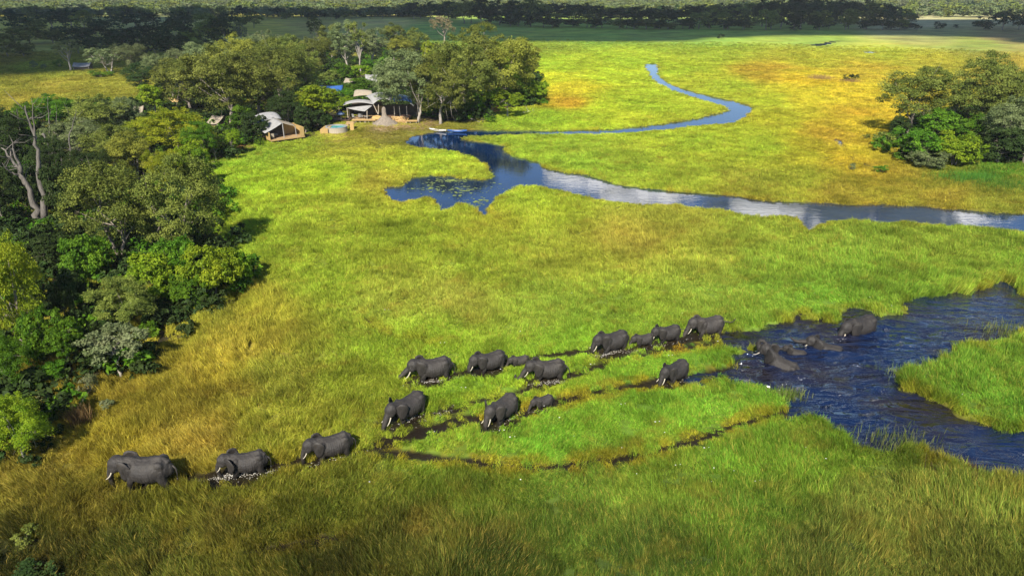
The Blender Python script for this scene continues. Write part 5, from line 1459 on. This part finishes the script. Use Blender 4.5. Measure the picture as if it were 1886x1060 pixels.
for (px, py) in [(1020,362),(1000,365),(990,386),(1117,299),(1130,302),(860,315),(1640,572),(1600,556),(850,724),(858,724)]:
    q = G(px, py); wl.append((q.x, q.y, .6))
flakes('white_flowers', wl, [.025 + .025 * g.random() for _ in wl], M_LILY, 'scattered tiny white flowers dotting the marsh grass', 'flowers', .5)

def reed_bed(px, py, wpx, hgt, n, cols, label, seed):
    g = np.random.default_rng(seed); c = G(px, py); w = wpx / ppm(py)
    V, Fc, A = [], [], []
    for _ in range(int(n * 2.2)):
        x, y = g.normal() * w * .42, g.normal() * w * .28
        h = hgt * (.35 + .6 * g.random()); lx, ly = g.normal() * .18 * h, g.normal() * .18 * h; s = .012 + .012 * g.random(); a = g.random() * 3.14; sx, sy = s * math.cos(a), s * math.sin(a); k = len(V)
        V += [(x - sx, y - sy, -.1), (x + sx, y + sy, -.1), (x + lx * .4 + sx, y + ly * .4 + sy, h * .6), (x + lx * .4 - sx, y + ly * .4 - sy, h * .6), (x + lx + sx * .2, y + ly, h), (x + lx - sx * .2, y + ly, h)]
        Fc += [k, k + 1, k + 2, k + 3, k + 3, k + 2, k + 4, k + 5]; A += [g.random()] * 6
    me = mesh_np('reed_bed', np.array(V), np.array(Fc), 4, {'rnd': np.array(A), 'lobe': np.array(A)})
    o_ = obj('reed_bed', me, leaf_mat('reed_' + str(seed), *cols)); o_.location = c
    return tag(o_, label, 'reeds', kind='stuff')
RB = ((.20, .12, .05), (.36, .24, .10), (.40, .28, .10)); GB = ((.05, .15, .02), (.09, .24, .03), (.14, .28, .03))
reed_bed(1510, 147, 26, 2.2, 500, RB, 'brown reed patch standing on the yellow marsh', 301)
reed_bed(1566, 152, 22, 1.6, 400, RB, 'reddish brown reed heap around the dark shrub on the marsh', 302)
reed_bed(1785, 332, 60, 1.8, 900, GB, 'tall green reeds below the meadow island', 303)
reed_bed(1850, 345, 70, 1.3, 900, GB, 'wide green reed bed towards the frame edge below the meadow island', 304)
reed_bed(148, 782, 26, 2.0, 160, RB, 'reddish dry stalks beside the near small leafy tree', 305)
reed_bed(1766, 880, 50, 1.3, 420, ((.05, .04, .02), (.14, .11, .05), (.20, .16, .07)), 'dark brown broken reeds on the near bank of the river', 306)
reed_bed(1682, 690, 40, 1.0, 150, ((.08, .13, .02), (.16, .22, .05), (.26, .26, .10)), 'feathery reeds at the tip of the far bank', 307)
reed_bed(1860, 612, 60, 1.0, 110, ((.08, .13, .02), (.16, .22, .05), (.26, .26, .10)), 'thin reeds standing in water at the far inlet', 308)
reed_bed(1450, 728, 40, .8, 140, ((.08, .13, .02), (.16, .22, .05), (.26, .26, .10)), 'ragged reeds at the river corner below the swimmers', 309)
reed_bed(1650, 816, 80, 1.0, 150, ((.08, .13, .02), (.16, .22, .05), (.26, .26, .10)), 'tall seed-headed reeds on the near river bank', 310)

# ------------------------------------------------------------------ clouds: one whose shade lies on the far marsh, others mirrored in the river
M_CLOUD = simple('cloud_white', (.82, .82, .82), (.88, .88, .88), .02, 1.0, 0)
bm0 = bmesh.new(); bmesh.ops.create_icosphere(bm0, subdivisions=2, radius=1.0)
IV = np.array([v.co[:] for v in bm0.verts]); IF = np.array([[v.index for v in f.verts] for f in bm0.faces]); bm0.free()
def cloud(blobs, seed):
    g = np.random.default_rng(seed); V, Fc, n = [], [], 0
    for (x, y, z, rx, ry, rz) in blobs:
        k = 1 + .12 * g.normal(size=(len(IV), 1))
        V.append(IV * k * np.array([rx, ry, rz]) + np.array([x, y, z])); Fc.append(IF + n); n += len(IV)
    me = mesh_np('cloud', np.concatenate(V), np.concatenate(Fc).ravel(), 3, smooth=True)
    return tag(obj('cloud', me, M_CLOUD), kind='structure')
CZ = 1300.0
lowb = [(-700,140),(0,140),(150,126),(300,112),(430,90),(560,72),(700,70),(900,74),(1000,80),(1100,74),(1300,68),(1500,63),(1650,70),(1886,88),(2600,94)]
g = np.random.default_rng(9)
bl = []
for px in np.arange(-700, 2600, 24):
    py = np.interp(px, [p[0] for p in lowb], [p[1] for p in lowb])
    y0, y1 = G(px, py).y, G(px, 36 if px < 700 else 41).y
    yy = y0 + 16
    while yy < y1:
        rr_ = 20 + 14 * g.random()
        xx = G(px, py).x / G(px, py).y * yy
        off = SUN * (CZ / SUN.z)
        if fbm(np.array([xx * .012]), np.array([yy * .012]), 33, 2)[0] < (.60 if yy < y1 * .75 and px > 560 else .34): yy += 18; continue
        bl.append((xx + off.x + g.normal() * 6, yy + off.y + g.normal() * 5, CZ + abs(g.normal()) * 22, rr_ * 1.6 * (1 + yy / 700), rr_, rr_ * .7))
        yy += 18
cloud(bl, 1)
def sky_cloud(az0, el0, dist, w, h, n, seed):
    g = np.random.default_rng(seed); b_ = []
    cx, cy, cz = dist * math.sin(R(az0)), dist * math.cos(R(az0)), dist * math.tan(R(el0))
    for _ in range(n):
        u, v = g.normal() * .42, g.random() ** 1.6
        s_ = (.16 + .16 * g.random()) * h * (1.25 - .5 * v)
        b_.append((cx + u * w, cy + g.normal() * w * .15, cz + v * h * (1 - min(1, abs(u)) * .7), s_ * 1.5, s_, s_))
    cloud(b_, seed)
sky_cloud(11, 12.6, 3200, 420, 240, 60, 21)
sky_cloud(27, 14.0, 3000, 620, 300, 80, 22)
sky_cloud(-20, 5, 5200, 1500, 420, 90, 24)
sky_cloud(36, 30, 2200, 420, 180, 50, 25)
sky_cloud(20, 42, 2000, 300, 120, 40, 26)
sky_cloud(2, 52, 1800, 260, 140, 34, 27)
sky_cloud(48, 44, 1900, 300, 160, 34, 28)

# ------------------------------------------------------------------ haze
bm = bmesh.new()
add_box(bm, (0, 1850, 19.5), (9000, 4300, 43))
mh, nt, out = new_mat('haze')
pv = N(nt, 'ShaderNodeVolumePrincipled'); pv.inputs['Color'].default_value = (.86, .92, 1, 1); pv.inputs['Density'].default_value = .00008; pv.inputs['Anisotropy'].default_value = 0.0
nt.links.new(pv.outputs[0], out.inputs['Volume'])
HAZE = True
if HAZE:
    tag(from_bm('haze', bm, mh), kind='stuff', label='thin blue haze hanging over the far bushland', cat='haze')

for md in LATE: md.show_viewport = True
